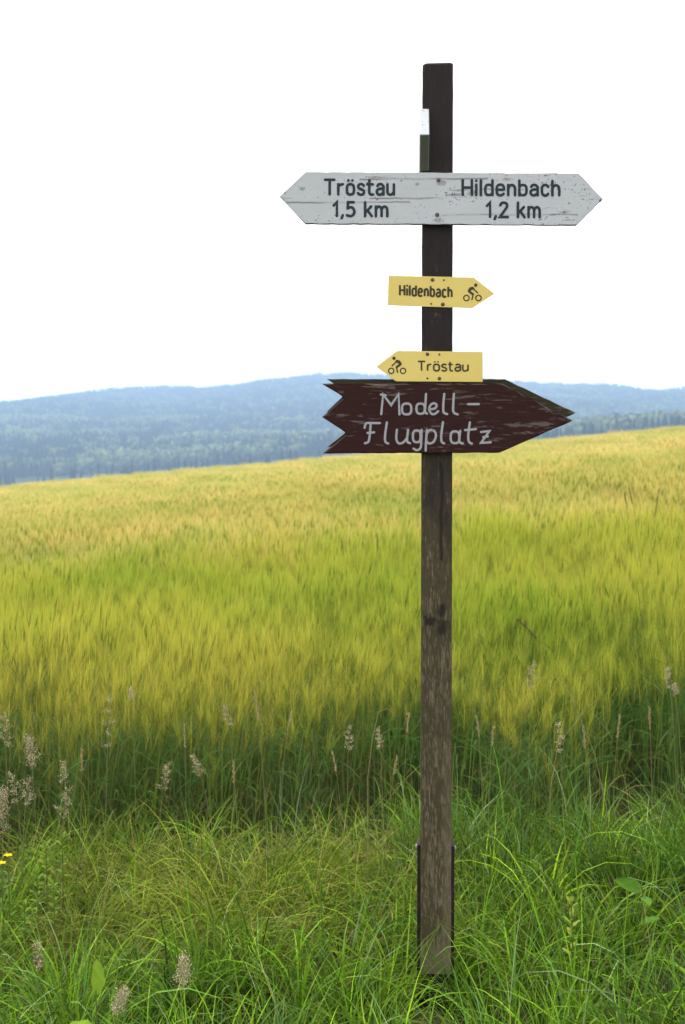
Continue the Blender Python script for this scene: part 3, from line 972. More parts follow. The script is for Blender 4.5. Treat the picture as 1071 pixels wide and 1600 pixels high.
def cyclist(par, ox, oy, k, flip):
    """Pictogram; drawn facing right in a 5.355 x enlargement with origin (ox, oy)."""
    p = Pen(YF)
    q = lambda a, b: ((ox + (a - 795) / k * (-1 if flip else 1)), oy + (b - 200) / k)
    for wx in (745, 846):
        p.stroke([q(wx + 23 * math.cos(i * math.pi / 10), 244 + 23 * math.sin(i * math.pi / 10)) for i in range(20)] + [q(wx + 23, 244)], 10.5 / k)
    p.disc(q(823, 136), 14.5 / k)
    p.stroke([q(768, 184), q(780, 166), q(797, 162)], 25 / k)
    p.stroke([q(799, 158), q(817, 180), q(839, 200)], 11 / k)
    p.stroke([q(766, 187), q(784, 200), q(800, 212)], 19 / k)
    p.stroke([q(801, 208), q(798, 232), q(791, 257)], 12 / k)
    p.finish('cyclist_symbol', M_PRINT, par)
cyclist(y1, 590 + 795 / 5.355, 420 + 200 / 5.355, 5.355, False)
cyclist(y2, 580 + 231 / 5.637, 540 + 177 / 5.637, 5.5, True)

# ------------------------------------------------------------------ verge grass
def verge():
    bag = Bag()
    r = np.random.default_rng(21)
    def tufts(n, xr, yr, keep, nb, L, W, cols, spread, el, droop, dens_noise=None, jit=0.03):
        cx = r.uniform(*xr, n); cy = r.uniform(*yr, n)
        pr = keep(cx, cy)
        m = r.uniform(0, 1, n) < pr
        cx, cy = cx[m], cy[m]
        k = len(cx)
        nbs = r.integers(nb[0], nb[1], k)
        src = np.repeat(np.arange(k), nbs)
        N = len(src)
        ts = r.uniform(0.65, 1.25, k)[src]                         # tuft size
        ta = r.uniform(0, 6.28, k)[src]                            # tuft lean direction
        tl = r.uniform(0.0, 0.5, k)[src]
        az = r.uniform(0, 6.28, N)
        rad = np.abs(r.normal(0, spread, N))
        bx = cx[src] + rad * np.cos(az); by = cy[src] + rad * np.sin(az)
        ax = np.cos(az) * 0.8 + np.cos(ta) * tl; ay = np.sin(az) * 0.8 + np.sin(ta) * tl
        az2 = np.arctan2(ay, ax) + r.normal(0, 0.35, N)
        base = np.stack([bx, by, terrain(bx, by) - 0.01], -1)
        ln = r.uniform(*L, N) * ts
        cc = np.asarray(cols)
        ci = r.integers(0, len(cc), k)[src]
        mixr = r.uniform(0, 1, N)[:, None]
        col = cc[ci] * (1 - 0.45 * mixr) + cc[r.integers(0, len(cc), N)] * 0.45 * mixr
        pale = r.uniform(0, 1, N) < 0.04  # a few blades made paler: sky glints put into the blade colour
        col[pale] = col[pale] * 0.5 + np.array([0.17, 0.22, 0.13])
        col = col * (0.78 * r.uniform(0.4, 1.5, N) * r.uniform(0.7, 1.25, k)[src])[:, None]
        V, F, C = blades(base, az2, r.uniform(*el, N), r.uniform(*droop, N), ln, r.uniform(*W, N), col, 6, r.normal(0, 0.9, N), r.normal(0, 0.4, N))
        bag.add(V, F, C)
        return N
    # how dry and how lush the verge is: the trodden strip behind the post is thin and straw coloured
    dry = lambda x, y: np.clip(np.exp(-((x + 0.28) / 0.85) ** 2 - ((y - 4.72) / 0.55) ** 2) * 1.15 + 0.35 * np.exp(-((x + 0.95) / 0.5) ** 2 - ((y - 4.2) / 0.5) ** 2) + 0.18 * wave(x, y, 0.9, 25), 0, 1)
    post_gap = lambda x, y: 1 - 0.97 * np.exp(-((x - POST_X) / 0.16) ** 2 - ((y - 3.86) / 0.15) ** 2) - 0.9 * np.exp(-((x - POST_X + 0.03) / 0.11) ** 2 - ((y - 3.62) / 0.26) ** 2) - 0.85 * np.exp(-((x - POST_X + 0.24) / 0.17) ** 2 - ((y - 4.42) / 0.22) ** 2)
    clear = lambda x, y: np.clip(post_gap(x, y), 0, 1)
    tr = lambda x, y: 1.0 - 0.97 * sstep(-0.35, 0.15, y - edge_y(x))
    XR, YR = (-2.7, 3.1), (2.55, 5.7)
    G1 = [(0.18, 0.34, 0.014), (0.12, 0.26, 0.014), (0.24, 0.38, 0.016), (0.095, 0.22, 0.035), (0.14, 0.29, 0.012), (0.07, 0.16, 0.012), (0.055, 0.13, 0.012)]
    G2 = [(0.17, 0.22, 0.022), (0.20, 0.22, 0.028), (0.12, 0.19, 0.018), (0.26, 0.26, 0.045)]
    ST = [(0.33, 0.27, 0.12), (0.25, 0.19, 0.085), (0.40, 0.34, 0.19)]
    BR = [(0.11, 0.070, 0.030), (0.16, 0.105, 0.05)]
    n = 0
    clump = lambda x, y: sstep(-0.35, 0.55, wave(x, y, 0.42, 0) + 0.45 * wave(x, y, 0.17, 30))
    n += tufts(2000, XR, YR, lambda x, y: (0.38 + 0.62 * clump(x, y)) * (1 - dry(x, y) * 0.55) * (0.15 + 0.85 * clear(x, y)) * tr(x, y), (26, 50), (0.15, 0.37), (0.0038, 0.0082), G1, 0.040, (0.95, 1.54), (0.3, 1.9))
    n += tufts(700, XR, YR, lambda x, y: clump(x, y) * (1 - dry(x, y)) * np.clip(clear(x, y) - 1.3 * np.exp(-((x - POST_X + 0.03) / 0.30) ** 2 - ((y - 3.65) / 0.36) ** 2), 0, 1) * tr(x, y), (10, 22), (0.27, 0.48), (0.0060, 0.0110), G1, 0.03, (1.15, 1.5), (0.7, 2.2))
    n += tufts(1300, XR, YR, lambda x, y: (0.10 + dry(x, y)) * clear(x, y) * tr(x, y), (20, 40), (0.16, 0.38), (0.0018, 0.0042), G2, 0.05, (0.7, 1.5), (0.6, 2.5))
    n += tufts(850, XR, YR, lambda x, y: (0.12 + dry(x, y)) * clear(x, y), (5, 12), (0.20, 0.46), (0.0014, 0.0032), ST, 0.05, (0.5, 1.5), (0.6, 2.6))
    n += tufts(900, XR, YR, lambda x, y: 0.35 + 0.7 * dry(x, y), (10, 20), (0.06, 0.18), (0.0014, 0.003), BR, 0.07, (0.1, 1.1), (0.2, 1.2))
    n += tufts(800, XR, YR, lambda x, y: 0.8 * tr(x, y), (10, 18), (0.05, 0.14), (0.002, 0.004), [(0.06, 0.11, 0.02), (0.09, 0.13, 0.03)], 0.06, (0.6, 1.5), (0.2, 1.5))
    YL = [(0.24, 0.32, 0.025), (0.28, 0.32, 0.04), (0.17, 0.28, 0.02), (0.30, 0.27, 0.07)]
    n += tufts(340, (-1.15, 0.22), (4.35, 5.15), lambda x, y: np.exp(-((x + 0.35) / 0.6) ** 2) * clear(x, y), (14, 30), (0.22, 0.46), (0.0024, 0.0060), YL, 0.05, (0.8, 1.5), (0.9, 2.6))
    # strong upright tussocks at the field edge
    n += tufts(300, XR, (4.6, 5.25), lambda x, y: 0.8 - 0.6 * dry(x, y), (8, 18), (0.28, 0.50), (0.0040, 0.0080), [(0.10, 0.20, 0.022), (0.075, 0.165, 0.04), (0.14, 0.24, 0.02)], 0.035, (1.2, 1.54), (0.3, 1.6))
    o = link(bpy.data.objects.new('verge_grass', bag.mesh('verge_grass', M_GRASS)))
    tag(o, 'long tangled green and straw grass of the verge around the signpost', None, None, 'stuff')
    print('verge blades', n)
verge()

# ------------------------------------------------------------------ flowering grasses and weeds, each a thing
def ground_at(pxx, dist):
    x = (pxx - 535.5) / F_PX * dist
    return x, dist, float(terrain(x, dist))

def stem_curve(base, tip, sag, n=10):
    base, tip = np.array(base), np.array(tip)
    mid = np.array([base[0] + (tip[0] - base[0]) * 0.25, base[1] + (tip[1] - base[1]) * 0.3, base[2] + (tip[2] - base[2]) * (0.62 + sag)])
    t = np.linspace(0, 1, n)[:, None]
    return (1 - t) ** 2 * base + 2 * t * (1 - t) * mid + t * t * tip

def tube(path, r0, r1, col, sides=4):
    path = np.asarray(path); n = len(path)
    d = np.gradient(path, axis=0)
    d /= np.linalg.norm(d, axis=1)[:, None] + 1e-9
    ref = np.array([0.3, 0.9, 0.1]); s = np.cross(d, ref); s /= np.linalg.norm(s, axis=1)[:, None] + 1e-9
    u = np.cross(d, s)
    rad = np.linspace(r0, r1, n)[:, None]
    rings = [path + rad * (s * math.cos(2 * math.pi * k / sides) + u * math.sin(2 * math.pi * k / sides)) for k in range(sides)]
    V = np.stack(rings, 1).reshape(-1, 3)
    F = []
    for i in range(n - 1):
        for k in range(sides):
            a = i * sides + k; b = i * sides + (k + 1) % sides
            F.append((a, b, b + sides, a + sides))
    return V, np.array(F), np.tile(np.array(col), (len(V), 1))

def spikelets(centres, dirs, ln, wd, cols):
    """Small four-sided pointed husks."""
    n = len(centres)
    ref = np.random.default_rng(n).normal(0, 1, (n, 3))
    s = np.cross(dirs, ref); s /= np.linalg.norm(s, axis=1)[:, None] + 1e-9
    u = np.cross(dirs, s)
    L = ln[:, None]; W = wd[:, None]
    P = np.stack([centres, centres + dirs * L * 0.4 + s * W, centres + dirs * L * 0.4 + u * W, centres + dirs * L * 0.4 - s * W, centres + dirs * L * 0.4 - u * W, centres + dirs * L], 1)
    f = np.array([(0, 1, 2), (0, 2, 3), (0, 3, 4), (0, 4, 1), (5, 2, 1), (5, 3, 2), (5, 4, 3), (5, 1, 4)])
    F = (f[None] + (np.arange(n) * 6)[:, None, None]).reshape(-1, 3)
    return P.reshape(-1, 3), F, np.repeat(cols, 6, axis=0)

BUFF = np.array([(0.52, 0.44, 0.30), (0.40, 0.31, 0.22), (0.62, 0.56, 0.40), (0.34, 0.31, 0.16)])
def tall_grass(name, label, cat, group, top, head_px, dist, kind, lean=0.0, seed=0, cols=BUFF, leaf=True, foot=None):
    """Flowering grass: top = pixel of the tip, head_px = length of the head in pixels, kind = open | dense | whorl | spike."""
    r = np.random.default_rng(seed + 900)
    tipx = (top[0] - 535.5) / F_PX * dist
    tipz = EYE - (top[1] - HOR) / F_PX * dist
    bx = tipx - lean if foot is None else (foot - 535.5) / F_PX * dist
    bz = float(terrain(bx, dist))
    root = empty(name, (bx, dist, bz))
    tag(root, label, cat, group)
    tip = (tipx - bx, r.uniform(-0.05, 0.05), tipz - bz)
    path = stem_curve((0, 0, -0.03), tip, 0.12, 14)
    H = head_px / F_PX * dist * (0.85 if kind != 'spike' else 1.0)
    seg = np.linalg.norm(np.diff(path, axis=0), axis=1)
    cum = np.concatenate([[0], np.cumsum(seg)]); Ltot = cum[-1]
    at = lambda s: np.array([np.interp(s, cum, path[:, k]) for k in range(3)]).T
    V, F, C = tube(path, 0.0016, 0.0007, (0.20, 0.20, 0.08) if kind != 'straw' else (0.30, 0.24, 0.12))
    b = Bag(); b.add(V, F, C)
    link(bpy.data.objects.new('stem', b.mesh('stem', M_PLANT, True)), root)
    bag = Bag()
    if kind == 'spike':
        n = 70
        s = np.linspace(Ltot - H, Ltot, n)
        c = at(s)
        up = np.gradient(c, axis=0); up /= np.linalg.norm(up, axis=1)[:, None]
        rd = r.normal(0, 1, (n, 3)); d = up + 0.35 * rd; d /= np.linalg.norm(d, axis=1)[:, None]
        bag.add(*spikelets(c, d, r.uniform(0.008, 0.014, n), r.uniform(0.0012, 0.002, n), cols[r.integers(0, len(cols), n)]))
    else:
        nb = {'open': 20, 'dense': 36, 'whorl': 18}[kind]
        for i in range(nb):
            f = i / (nb - 1)
            if kind == 'whorl': f = (int(f * 4.99) + 0.15 * r.uniform()) / 5.0
            s0 = Ltot - H + H * f * 0.96
            p0 = at(np.array([s0]))[0]
            wmax = {'open': 0.42, 'dense': 0.34, 'whorl': 0.20}[kind] * H
            bl = wmax * (1 - f * 0.75) * r.uniform(0.55, 1.15) * (1.0 if f > 0.08 else 0.6)
            a = r.uniform(0, 6.28)
            up = {'open': 0.65, 'dense': 1.1, 'whorl': 0.45}[kind]
            d = np.array([math.cos(a), math.sin(a), up + r.uniform(-0.25, 0.25)]); d /= np.linalg.norm(d)
            if kind == 'open': sh = np.array([0, 0, -0.12 * bl])
            else: sh = np.zeros(3)
            pts = np.array([p0, p0 + d * bl * 0.5, p0 + d * bl + sh])
            bag.add(*tube(pts, 0.0005, 0.0003, (0.30, 0.26, 0.14), 3))
            m = {'open': 10, 'dense': 15, 'whorl': 11}[kind]
            t = r.uniform(0.3, 1.02, m)[:, None]
            c = p0 + (pts[2] - p0) * t + r.normal(0, 0.004 if kind != 'dense' else 0.007, (m, 3))
            dd = d + r.normal(0, 0.5, (m, 3)); dd /= np.linalg.norm(dd, axis=1)[:, None]
            bag.add(*spikelets(c, dd, r.uniform(0.0036, 0.0070, m), r.uniform(0.0007, 0.0014, m), cols[r.integers(0, len(cols), m)]))
    o = link(bpy.data.objects.new('seed_head', bag.mesh('seed_head', M_PLANT)), root)
    o['kind'] = 'stuff'
    if leaf:
        for j in range(2):
            h = r.uniform(0.15, 0.5) * Ltot
            bp = at(np.array([h]))
            V, F, C = blades(bp, np.array([r.uniform(0, 6.28)]), np.array([r.uniform(0.9, 1.3)]), np.array([r.uniform(0.5, 1.6)]), np.array([r.uniform(0.12, 0.22)]), np.array([0.005]),
                             np.array([(0.11, 0.16, 0.035)]), 6)
            b = Bag(); b.add(V, F, C)
            link(bpy.data.objects.new('leaf', b.mesh('leaf', M_PLANT, True)), root)
    return root

GP = 'flowering grasses along the edge of the barley'
def fg(top, hp, dist, kind, lean, seed, label, **kw):
    return tall_grass('flowering_grass', label, 'grass stalk', GP, top, hp, dist, kind, lean, seed, **kw)
OPEN_L = 'pale buff flowering grass with a loose open seed head at the barley edge'
WHORL_L = 'slender buff flowering grass with seeds in separate tiers at the barley edge'
DENSE_L = 'buff flowering grass with a thick bushy plume at the barley edge'
SPIKE_L = 'thin straw-coloured grass stalk with a narrow spike at the barley edge'
fg((172, 1076), 110, 4.9, 'whorl', 0.02, 1, 'tallest tiered flowering grass, rising in front of the barley awns')
fg((206, 1073), 22, 5.2, 'open', -0.02, 2, OPEN_L)
fg((48, 1146), 62, 4.7, 'dense', -0.03, 3, 'thickest pale plume of flowering grass, leaning over the barley edge')
fg((22, 1205), 58, 4.6, 'open', -0.04, 4, OPEN_L)
fg((40, 1222), 50, 4.6, 'open', 0.02, 5, OPEN_L)
fg((106, 1236), 55, 4.7, 'open', 0.05, 6, OPEN_L)
fg((3, 1235), 80, 4.4, 'dense', 0.0, 7, DENSE_L)
fg((2, 1120), 60, 4.9, 'open', -0.03, 24, OPEN_L)
fg((98, 1195), 40, 4.8, 'open', 0.02, 25, OPEN_L)
fg((350, 1096), 44, 5.0, 'whorl', -0.06, 8, WHORL_L)
fg((266, 1190), 52, 4.8, 'open', 0.06, 10, OPEN_L)
fg((302, 1180), 40, 4.8, 'open', -0.10, 11, OPEN_L)
fg((546, 1126), 50, 5.0, 'whorl', 0.01, 13, WHORL_L)
fg((592, 1132), 40, 5.0, 'whorl', -0.02, 15, WHORL_L)
fg((832, 1032), 50, 5.3, 'open', 0.02, 16, 'widest open flowering grass head, pale against the barley awns')
fg((870, 1120), 62, 4.9, 'whorl', -0.03, 17, WHORL_L)
fg((1040, 1036), 44, 5.0, 'whorl', -0.05, 18, WHORL_L)
fg((1058, 1072), 20, 5.0, 'open', -0.03, 19, OPEN_L)
fg((291, 1490), 62, 3.55, 'dense', 0.02, 21, 'short plume of flowering grass standing out of the lush verge grass')
fg((196, 1545), 45, 3.4, 'dense', 0.06, 22, 'low dull plume of flowering grass sunk in the verge near a broad leaf')
fg((55, 1478), 52, 3.6, 'whorl', 0.0, 23, 'small pale flowering grass in the verge below the yellow flowers')
STRAW = np.array([(0.40, 0.32, 0.16), (0.33, 0.27, 0.12), (0.46, 0.38, 0.22)])
GREENS = np.array([(0.16, 0.17, 0.05), (0.12, 0.14, 0.04), (0.20, 0.19, 0.07)])
for q, (tx, ty, hp, dd, ln) in enumerate([(398, 1082, 45, 5.0, -0.05), (288, 1133, 36, 5.0, -0.01), (366, 1190, 34, 4.8, 0.0), (640, 1120, 30, 5.0, 0.03), (455, 1112, 30, 5.1, 0.05),
                                          (745, 1120, 34, 5.0, -0.03), (770, 1135, 30, 5.0, 0.02), (968, 1118, 36, 5.0, 0.03), (912, 1138, 34, 4.9, -0.03), (700, 1130, 30, 4.9, 0.02),
                                          (130, 1170, 34, 4.9, 0.01), (520, 1180, 30, 4.8, -0.05), (620, 1180, 30, 4.7, 0.05), (1012, 1105, 34, 5.0, -0.02)]):
    fg((tx, ty), hp, dd, 'spike', ln, 40 + q, SPIKE_L, cols=STRAW)
FS = 'grass stalks standing above the barley'
def field_stalk(top, hp, dist, lean, seed, label):
    return tall_grass('grass_stalk', label, 'grass stalk', FS, top, hp, dist, 'spike', lean, seed, cols=GREENS, leaf=True)
field_stalk((1028, 764), 44, 8.4, 0.08, 71, 'dark green grass stalk with a long spike, tallest above the barley')
field_stalk((985, 764), 26, 8.2, -0.10, 72, 'thin green grass stalk above the barley bending towards the tallest stalk')
field_stalk((976, 770), 18, 8.8, -0.06, 73, 'slender green stalk above the barley with a short tip beside the tallest stalk')
field_stalk((590, 835), 22, 8.0, 0.01, 74, 'slender dark grass stalk above the barley beside the post')
field_stalk((534, 842), 26, 8.0, -0.05, 75, 'faint leaning grass stalk above the barley away from the post')
# brown bent seed head
rt = tall_grass('dead_seed_stalk', 'dry brown seed head snapped over above the barley beside the post', 'dead stalk', None, (822, 973), 10, 6.2, 'spike', 0.0, 80, cols=np.array([(0.14, 0.085, 0.045), (0.10, 0.06, 0.035)]), leaf=False)
_r = np.random.default_rng(5)
tp = np.array([(822 - 535.5) / F_PX * 6.2 - rt.location.x, 0.0, EYE - (980 - HOR) / F_PX * 6.2 - rt.location.z])
b = Bag()
for (dx, dz) in ((-0.034, 0.032), (0.042, -0.044)):
    n = 26
    t = _r.uniform(0, 1, n)[:, None]
    d0 = np.array([dx, 0, dz])
    b.add(*spikelets(tp + d0 * t, np.tile(d0 / np.linalg.norm(d0), (n, 1)) + _r.normal(0, 0.15, (n, 3)), np.full(n, 0.014), np.full(n, 0.0042), np.tile((0.13, 0.08, 0.045), (n, 1)) * _r.uniform(0.7, 1.4, (n, 1))))
o = link(bpy.data.objects.new('bent_head', b.mesh('bent_head', M_PLANT)), rt); o['kind'] = 'stuff'

# dry bent straws crossing in front of the barley
def straw(name, label, p_px, dist, rad=0.0013, col=(0.30, 0.25, 0.12)):
    P = [np.array([(a - 535.5) / F_PX * dist, 0.0, EYE - (b_ - HOR) / F_PX * dist]) for a, b_ in p_px]
    bx = P[0][0]; bz = float(terrain(bx, dist))
    root = empty(name, (bx, dist, bz)); tag(root, label, 'straw', 'dead straws in the verge')
    path = np.array([[0, 0, -0.03]] + [p - np.array([bx, 0, bz]) for p in P])
    b = Bag(); b.add(*tube(path, rad, rad * 0.6, col))
    link(bpy.data.objects.new('stem', b.mesh('stem', M_PLANT, True)), root)
straw('dead_straw', 'long dry straw leaning across the dark barley stems', [(948, 1260), (930, 1180), (905, 1118), (880, 1062), (858, 1055)], 4.85)
straw('dead_straw', 'bent dry straw with a kink crossing another straw at the barley edge', [(860, 1235), (872, 1165), (900, 1128), (905, 1120), (930, 1095)], 4.9)
straw('dead_straw', 'pale dry straw arching up to a drooping tip beside the post', [(575, 1215), (583, 1150), (592, 1112), (606, 1107), (622, 1120)], 4.7)

# broad-leaved weeds
def leaf_mesh(L, W, fold=0.25, curl=0.5, col=(0.13, 0.22, 0.03), seed=0, wavy=0.06):
    r = np.random.default_rng(seed)
    n = 9; V = []; F = []
    for i in range(n):
        t = i / (n - 1)
        w = W * 0.5 * (math.sin(math.pi * min(t * 0.92 + 0.06, 1)) ** 0.7) * (1 - 0.25 * t)
        a = curl * t
        c = np.array([L * (math.sin(a) / max(curl, 1e-3)), 0, L * ((1 - math.cos(a)) / max(curl, 1e-3)) * -1])
        wv = wavy * W * math.sin(t * 14 + seed)
        V += [c + (0, -w, fold * w + wv), c + (0, -w * 0.5, fold * w * 0.4), c, c + (0, w * 0.5, fold * w * 0.4), c + (0, w, fold * w - wv)]
        if i:
            for k in range(4):
                a0 = (i - 1) * 5 + k
                F.append((a0, a0 + 1, a0 + 6, a0 + 5))
    V = np.array(V)
    C = np.tile(np.array(col), (len(V), 1)) * r.uniform(0.85, 1.15, (len(V), 1))
    return V, np.array(F), C
def xf(V, loc, az, pitch, roll=0.0):
    M = Matrix.Rotation(az, 3, 'Z') @ Matrix.Rotation(-pitch, 3, 'Y') @ Matrix.Rotation(roll, 3, 'X')
    return V @ np.array(M).T + np.array(loc)
def weed(name, label, cat, at_px, dist, leaves, group=None, zoff=None):
    """leaves: (height along the stem, length, width, azimuth, pitch, roll, colour)."""
    x = (at_px[0] - 535.5) / F_PX * dist
    z = float(terrain(x, dist))
    top = EYE - (at_px[1] - HOR) / F_PX * dist - z
    root = empty(name, (x, dist, z)); tag(root, label, cat, group)
    b = Bag(); b.add(*tube(np.array([(0, 0, -0.02), (0.005, 0, top * 0.5), (0, 0, top)]), 0.003, 0.0018, (0.12, 0.16, 0.04), 5))
    link(bpy.data.objects.new('stem', b.mesh('stem', M_PLANT, True)), root)
    for i, (h, L, W, az, pt, rl, col) in enumerate(leaves):
        V, F, C = leaf_mesh(L, W, 0.25, 0.5, col, i + 3)
        b = Bag(); b.add(xf(V, (0, 0, top * h), az, pt, rl), F, C)
        link(bpy.data.objects.new('leaf', b.mesh('leaf', M_PLANT, True)), root)
    return root, top
YG = (0.15, 0.25, 0.02); DG = (0.07, 0.165, 0.015)
weed('dock_plant', 'broad bright green dock leaf standing upright in the verge grass', 'dock plant', (150, 1548), 3.45,
     [(0.97, 0.085, 0.048, R(75), R(68), R(60), YG), (0.7, 0.08, 0.05, R(200), R(20), 0, YG), (0.4, 0.07, 0.04, R(300), R(30), 0, DG)])
weed('dock_plant', 'broad green dock leaf spread flat in the lush grass away from the post', 'dock plant', (1004, 1388), 4.05,
     [(0.98, 0.085, 0.045, R(185), R(25), R(-60), DG), (0.9, 0.06, 0.035, R(280), R(10), 0, DG), (0.6, 0.07, 0.045, R(30), R(20), 0, DG)])
_r = np.random.default_rng(12)
sprig = []
for i in range(16):
    sprig.append((0.45 + 0.55 * i / 15, 0.032 * _r.uniform(0.7, 1.2), 0.017, i * 2.4, R(35) + 0.03 * i, 0, (0.21, 0.27, 0.035)))
weed('leafy_sprig', 'small yellow-green leafy sprig in the lush grass', 'weed', (893, 1408), 3.9, sprig)
LW = 'leafy weeds beside the yellow flowers'
for q, (xx, yy, dd) in enumerate([(97, 1300, 4.5), (72, 1322, 4.45), (58, 1362, 4.3), (84, 1382, 4.25), (38, 1410, 4.2)]):
    lv = []
    for i in range(14):
        lv.append((0.62 + 0.38 * i / 13, 0.027 * _r.uniform(0.7, 1.2), 0.015, i * 2.4 + q, R(20) + 0.05 * i, 0, (0.10, 0.19, 0.015) if i % 3 else (0.15, 0.23, 0.02)))
    weed('leafy_weed', ['tallest of the small-leaved yellow-green weeds at the barley edge', 'second tallest small-leaved weed, beside the tallest one', 'small-leaved weed beside the yellow flowers, higher than its neighbour', 'small-leaved weed half sunk in grass beside the weed next to the yellow flowers', 'lowest small-leaved weed under the yellow flowers'][q], 'weed', (xx, yy), dd, lv, LW)
def flower_plant(at_px, dist, label, seed):
    r = np.random.default_rng(seed)
    lv = [(0.3 + 0.55 * i / 9, 0.035 * r.uniform(0.7, 1.2), 0.013, i * 2.4, R(35), 0, DG) for i in range(10)]
    root, top = weed('yellow_flower', label, 'flower', at_px, dist, lv, 'yellow flowers in the verge')
    for k in range(5):
        V, F, C = leaf_mesh(0.016, 0.014, 0.3, 0.3, (0.75, 0.50, 0.01), k)
        b = Bag(); b.add(xf(V, (0, 0, top), k * R(72) + seed, R(25)), F, C)
        link(bpy.data.objects.new('petal', b.mesh('petal', M_PLANT, True)), root)
flower_plant((13, 1338), 4.3, 'yellow five-petalled flower a little above its twin in the verge', 1)
flower_plant((3, 1350), 4.25, 'yellow five-petalled flower a little below its twin in the verge', 2)

# ------------------------------------------------------------------ forest on the hill
def spruce(r, H, W, tiers=7, pts=9):
    V, F, C = [], [], []
    n0 = 0
    g = np.array([0.018, 0.034, 0.024]) * r.uniform(0.8, 1.3)
    for i in range(tiers):
        f = i / tiers
        zb = H * (0.12 + 0.80 * f); zt = min(H, zb + H * 0.30 * (1 - 0.5 * f))
        rad = W * (1 - f) ** 0.85 * 0.5 + 0.12
        ring = []
        for k in range(pts * 2):
            a = math.pi * k / pts + r.uniform(-0.12, 0.12)
            q = rad * (r.uniform(0.85, 1.15) if k % 2 == 0 else r.uniform(0.5, 0.7))
            ring.append((q * math.cos(a), q * math.sin(a), zb - (0.06 * H * (1 - f) if k % 2 == 0 else 0) + r.uniform(-0.02, 0.02) * H))
        V += ring + [(0, 0, zt)]
        top = n0 + pts * 2
        for k in range(pts * 2):
            F.append((n0 + k, n0 + (k + 1) % (pts * 2), top))
        n0 = top + 1
        C += [g * r.uniform(0.8, 1.2)] * (pts * 2 + 1)
    return np.array(V), np.array(F), np.array(C)
def broadleaf(r, H, W, n=90):
    g = np.array([0.115, 0.150, 0.065]) * r.uniform(0.75, 1.35)
    u = r.normal(0, 1, (n, 3)); u /= np.linalg.norm(u, axis=1)[:, None]
    rr = r.uniform(0.55, 1.0, n)[:, None]
    lob = 1 + 0.25 * np.sin(u[:, 0:1] * 4 + 1) * np.sin(u[:, 2:3] * 5)
    c = u * rr * lob * np.array([W / 2, W / 2, H * 0.40]) + np.array([0, 0, H * 0.58])
    s = r.normal(0, 1, (n, 3)); t = np.cross(s, u + r.normal(0, 0.3, (n, 3)))
    s = np.cross(t, u); s /= np.linalg.norm(s, axis=1)[:, None]; t /= np.linalg.norm(t, axis=1)[:, None]
    q = r.uniform(0.12, 0.22, n)[:, None] * W
    P = np.stack([c - s * q, c - t * q * 0.8, c + s * q, c + t * q * 0.8], 1).reshape(-1, 3)
    F = np.arange(4 * n).reshape(n, 4)
    C = np.repeat(g * r.uniform(0.75, 1.25, (n, 1)), 4, axis=0)
    return P, F, C
def trunk_arr(H, rad):
    return tube(np.array([(0, 0, -0.5), (0, 0, H * 0.5), (0, 0, H * 0.95)]), rad, rad * 0.2, (0.05, 0.035, 0.025), 5)
def forest_patch(name, size, n, leafy, seed):
    r = np.random.default_rng(seed)
    bag = Bag()
    for i in range(n):
        x, y = r.uniform(-size / 2, size / 2, 2)
        if r.uniform() < leafy:
            V, F, C = broadleaf(r, r.uniform(11, 17), r.uniform(8, 13), 80)
        else:
            V, F, C = spruce(r, r.uniform(11, 18), r.uniform(4.0, 6.0), 5, 6)
        bag.add(V + np.array([x, y, 0]), F, C)
    return template(bag.mesh(name, M_TREE))
FT = [forest_patch('forest_spruce_%d' % i, 44, 44, 0.06, 500 + i) for i in range(4)] + [forest_patch('forest_mixed_%d' % i, 44, 42, 0.5, 520 + i) for i in range(2)] + [forest_patch('forest_leafy_%d' % i, 44, 40, 0.85, 530 + i) for i in range(2)]
P = []
y = 1080.0
while y < 3080:
    hw = 0.30 * y + 150
    xs = np.arange(-hw, hw, 38.0)
    P.append(np.stack([xs, np.full(len(xs), y)], -1)); y += 38.0
P = np.concatenate(P); P += rng.uniform(-12, 12, P.shape)
P = P[P[:, 1] > 1100 + 800 * sstep(-0.02, 0.10, P[:, 0] / P[:, 1])]
_e = np.column_stack([rng.uniform(100, 300, 26), rng.uniform(975, 1045, 26)])
P = np.concatenate([P, _e])
n = len(P)
z0 = terrain(P[:, 0], P[:, 1]) - 0.3
gxn = (terrain(P[:, 0] + 10, P[:, 1]) - terrain(P[:, 0] - 10, P[:, 1])) / 20
gyn = (terrain(P[:, 0], P[:, 1] + 10) - terrain(P[:, 0], P[:, 1] - 10)) / 20
rot = np.zeros((n, 3))
for i in range(n):
    m = Matrix(((1, 0, 0), (0, 1, 0), (gxn[i], gyn[i], 1))).to_quaternion() if False else Vector((-gxn[i], -gyn[i], 1)).to_track_quat('Z', 'Y')
    e = (Vector((0, 0, 1)).rotation_difference(Vector((-gxn[i], -gyn[i], 1))).to_matrix() @ Matrix.Rotation(rng.uniform(0, 6.28), 3, 'Z')).to_euler()
    rot[i] = e[:]
lf = wave(P[:, 0], P[:, 1], 330, 28) - 0.9 + 0.95 * (1 - sstep(1300, 2500, P[:, 1])) + rng.normal(0, 0.25, n)
idx = np.where(lf > 0.75, rng.integers(6, 8, n), np.where(lf > 0.25, rng.integers(4, 6, n), rng.integers(0, 4, n)))
scatter('forest', np.column_stack([P, z0]), rot, np.ones((n, 3)) * rng.uniform(0.85, 1.15, (n, 1)), idx, FT, 'dense dark wood of spruce and pale broadleaf trees covering the hazy ridge')

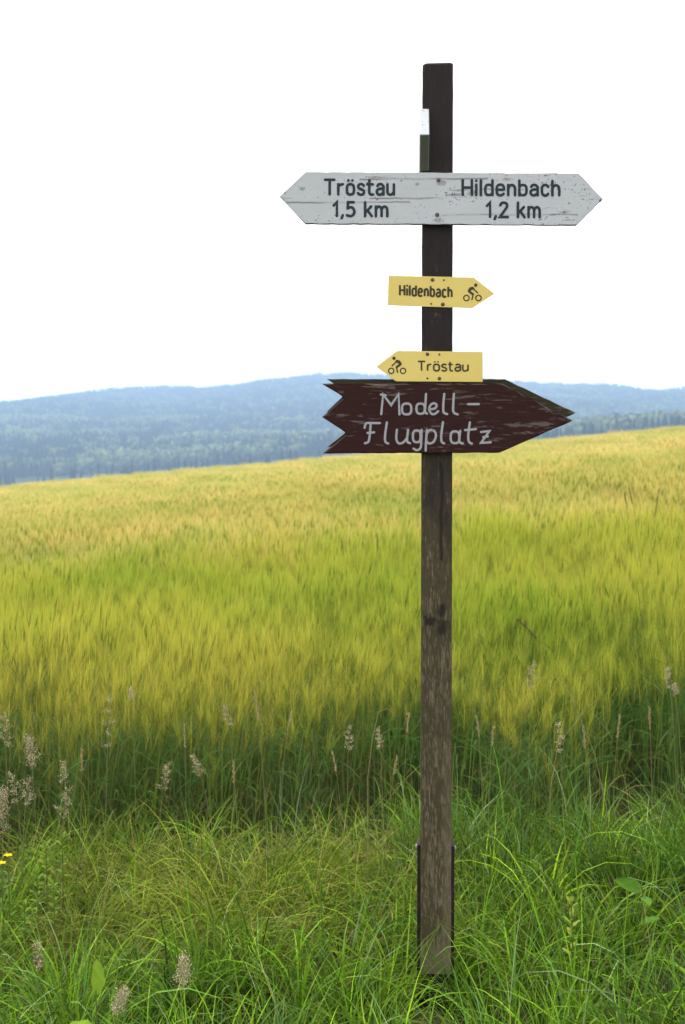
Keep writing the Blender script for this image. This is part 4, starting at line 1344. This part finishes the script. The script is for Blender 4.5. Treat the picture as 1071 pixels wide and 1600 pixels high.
# the nearest line of spruces beyond the field crest: each tree a thing
SPR = []
for i in range(5):
    r = np.random.default_rng(700 + i)
    H = 17.0
    b = Bag(); b.add(*spruce(r, H, r.uniform(4.6, 6.2), 9, 9)); cm = b.mesh('crown', M_TREE)
    b = Bag(); b.add(*trunk_arr(H, 0.22)); tm = b.mesh('trunk', M_TREE, True)
    SPR.append((cm, tm))
def spruce_tree(x, y, s, k, a, label):
    root = empty('spruce_tree', (x, y, float(terrain(x, y)) - 0.2))
    root.rotation_euler = (0, 0, a); root.scale = (s, s, s)
    tag(root, label, 'tree', 'spruces beyond the field crest')
    link(bpy.data.objects.new('crown', SPR[k][0]), root)
    link(bpy.data.objects.new('trunk', SPR[k][1]), root)
r = np.random.default_rng(77)
for i in range(190):
    u = r.uniform(790, 1120)
    d = r.uniform(850, 1010)
    spruce_tree((u - 535.5) / F_PX * d, d, float(r.uniform(0.62, 1.12) * (0.80 + 0.22 * (u - 835) / 240)), int(r.integers(0, 5)), float(r.uniform(0, 6.28)), 'dark conical spruce just behind the uphill end of the field crest')
for i in range(70):
    u = r.uniform(-60, 520)
    d = r.uniform(860, 1010)
    spruce_tree((u - 535.5) / F_PX * d, d, float(r.uniform(0.45, 0.95)), int(r.integers(0, 5)), float(r.uniform(0, 6.28)), 'small spruce tip showing over the downhill end of the field crest')

# ------------------------------------------------------------------ haze
def haze():
    bm = bmesh.new()
    bmesh.ops.create_cube(bm, size=1)
    x0, x1, y0, y1, z0, z1 = -3400, 3400, -1400, 3345, -150, 108
    for v in bm.verts:
        v.co = Vector(((x0 + x1) / 2 + v.co.x * (x1 - x0), (y0 + y1) / 2 + v.co.y * (y1 - y0), (z0 + z1) / 2 + v.co.z * (z1 - z0)))
    k = NT('pale_blue_haze')
    pv = k.n('ShaderNodeVolumePrincipled')
    pv.inputs['Color'].default_value = (0.40, 0.575, 0.84, 1)
    pv.inputs['Density'].default_value = 0.00039
    pv.inputs['Anisotropy'].default_value = 0.2
    k.l(pv.outputs[0], k.out.inputs['Volume'])
    o = obj_bm('haze', bm, k.m)
    tag(o, 'thin pale blue summer haze in the air', None, None, 'stuff')
haze()
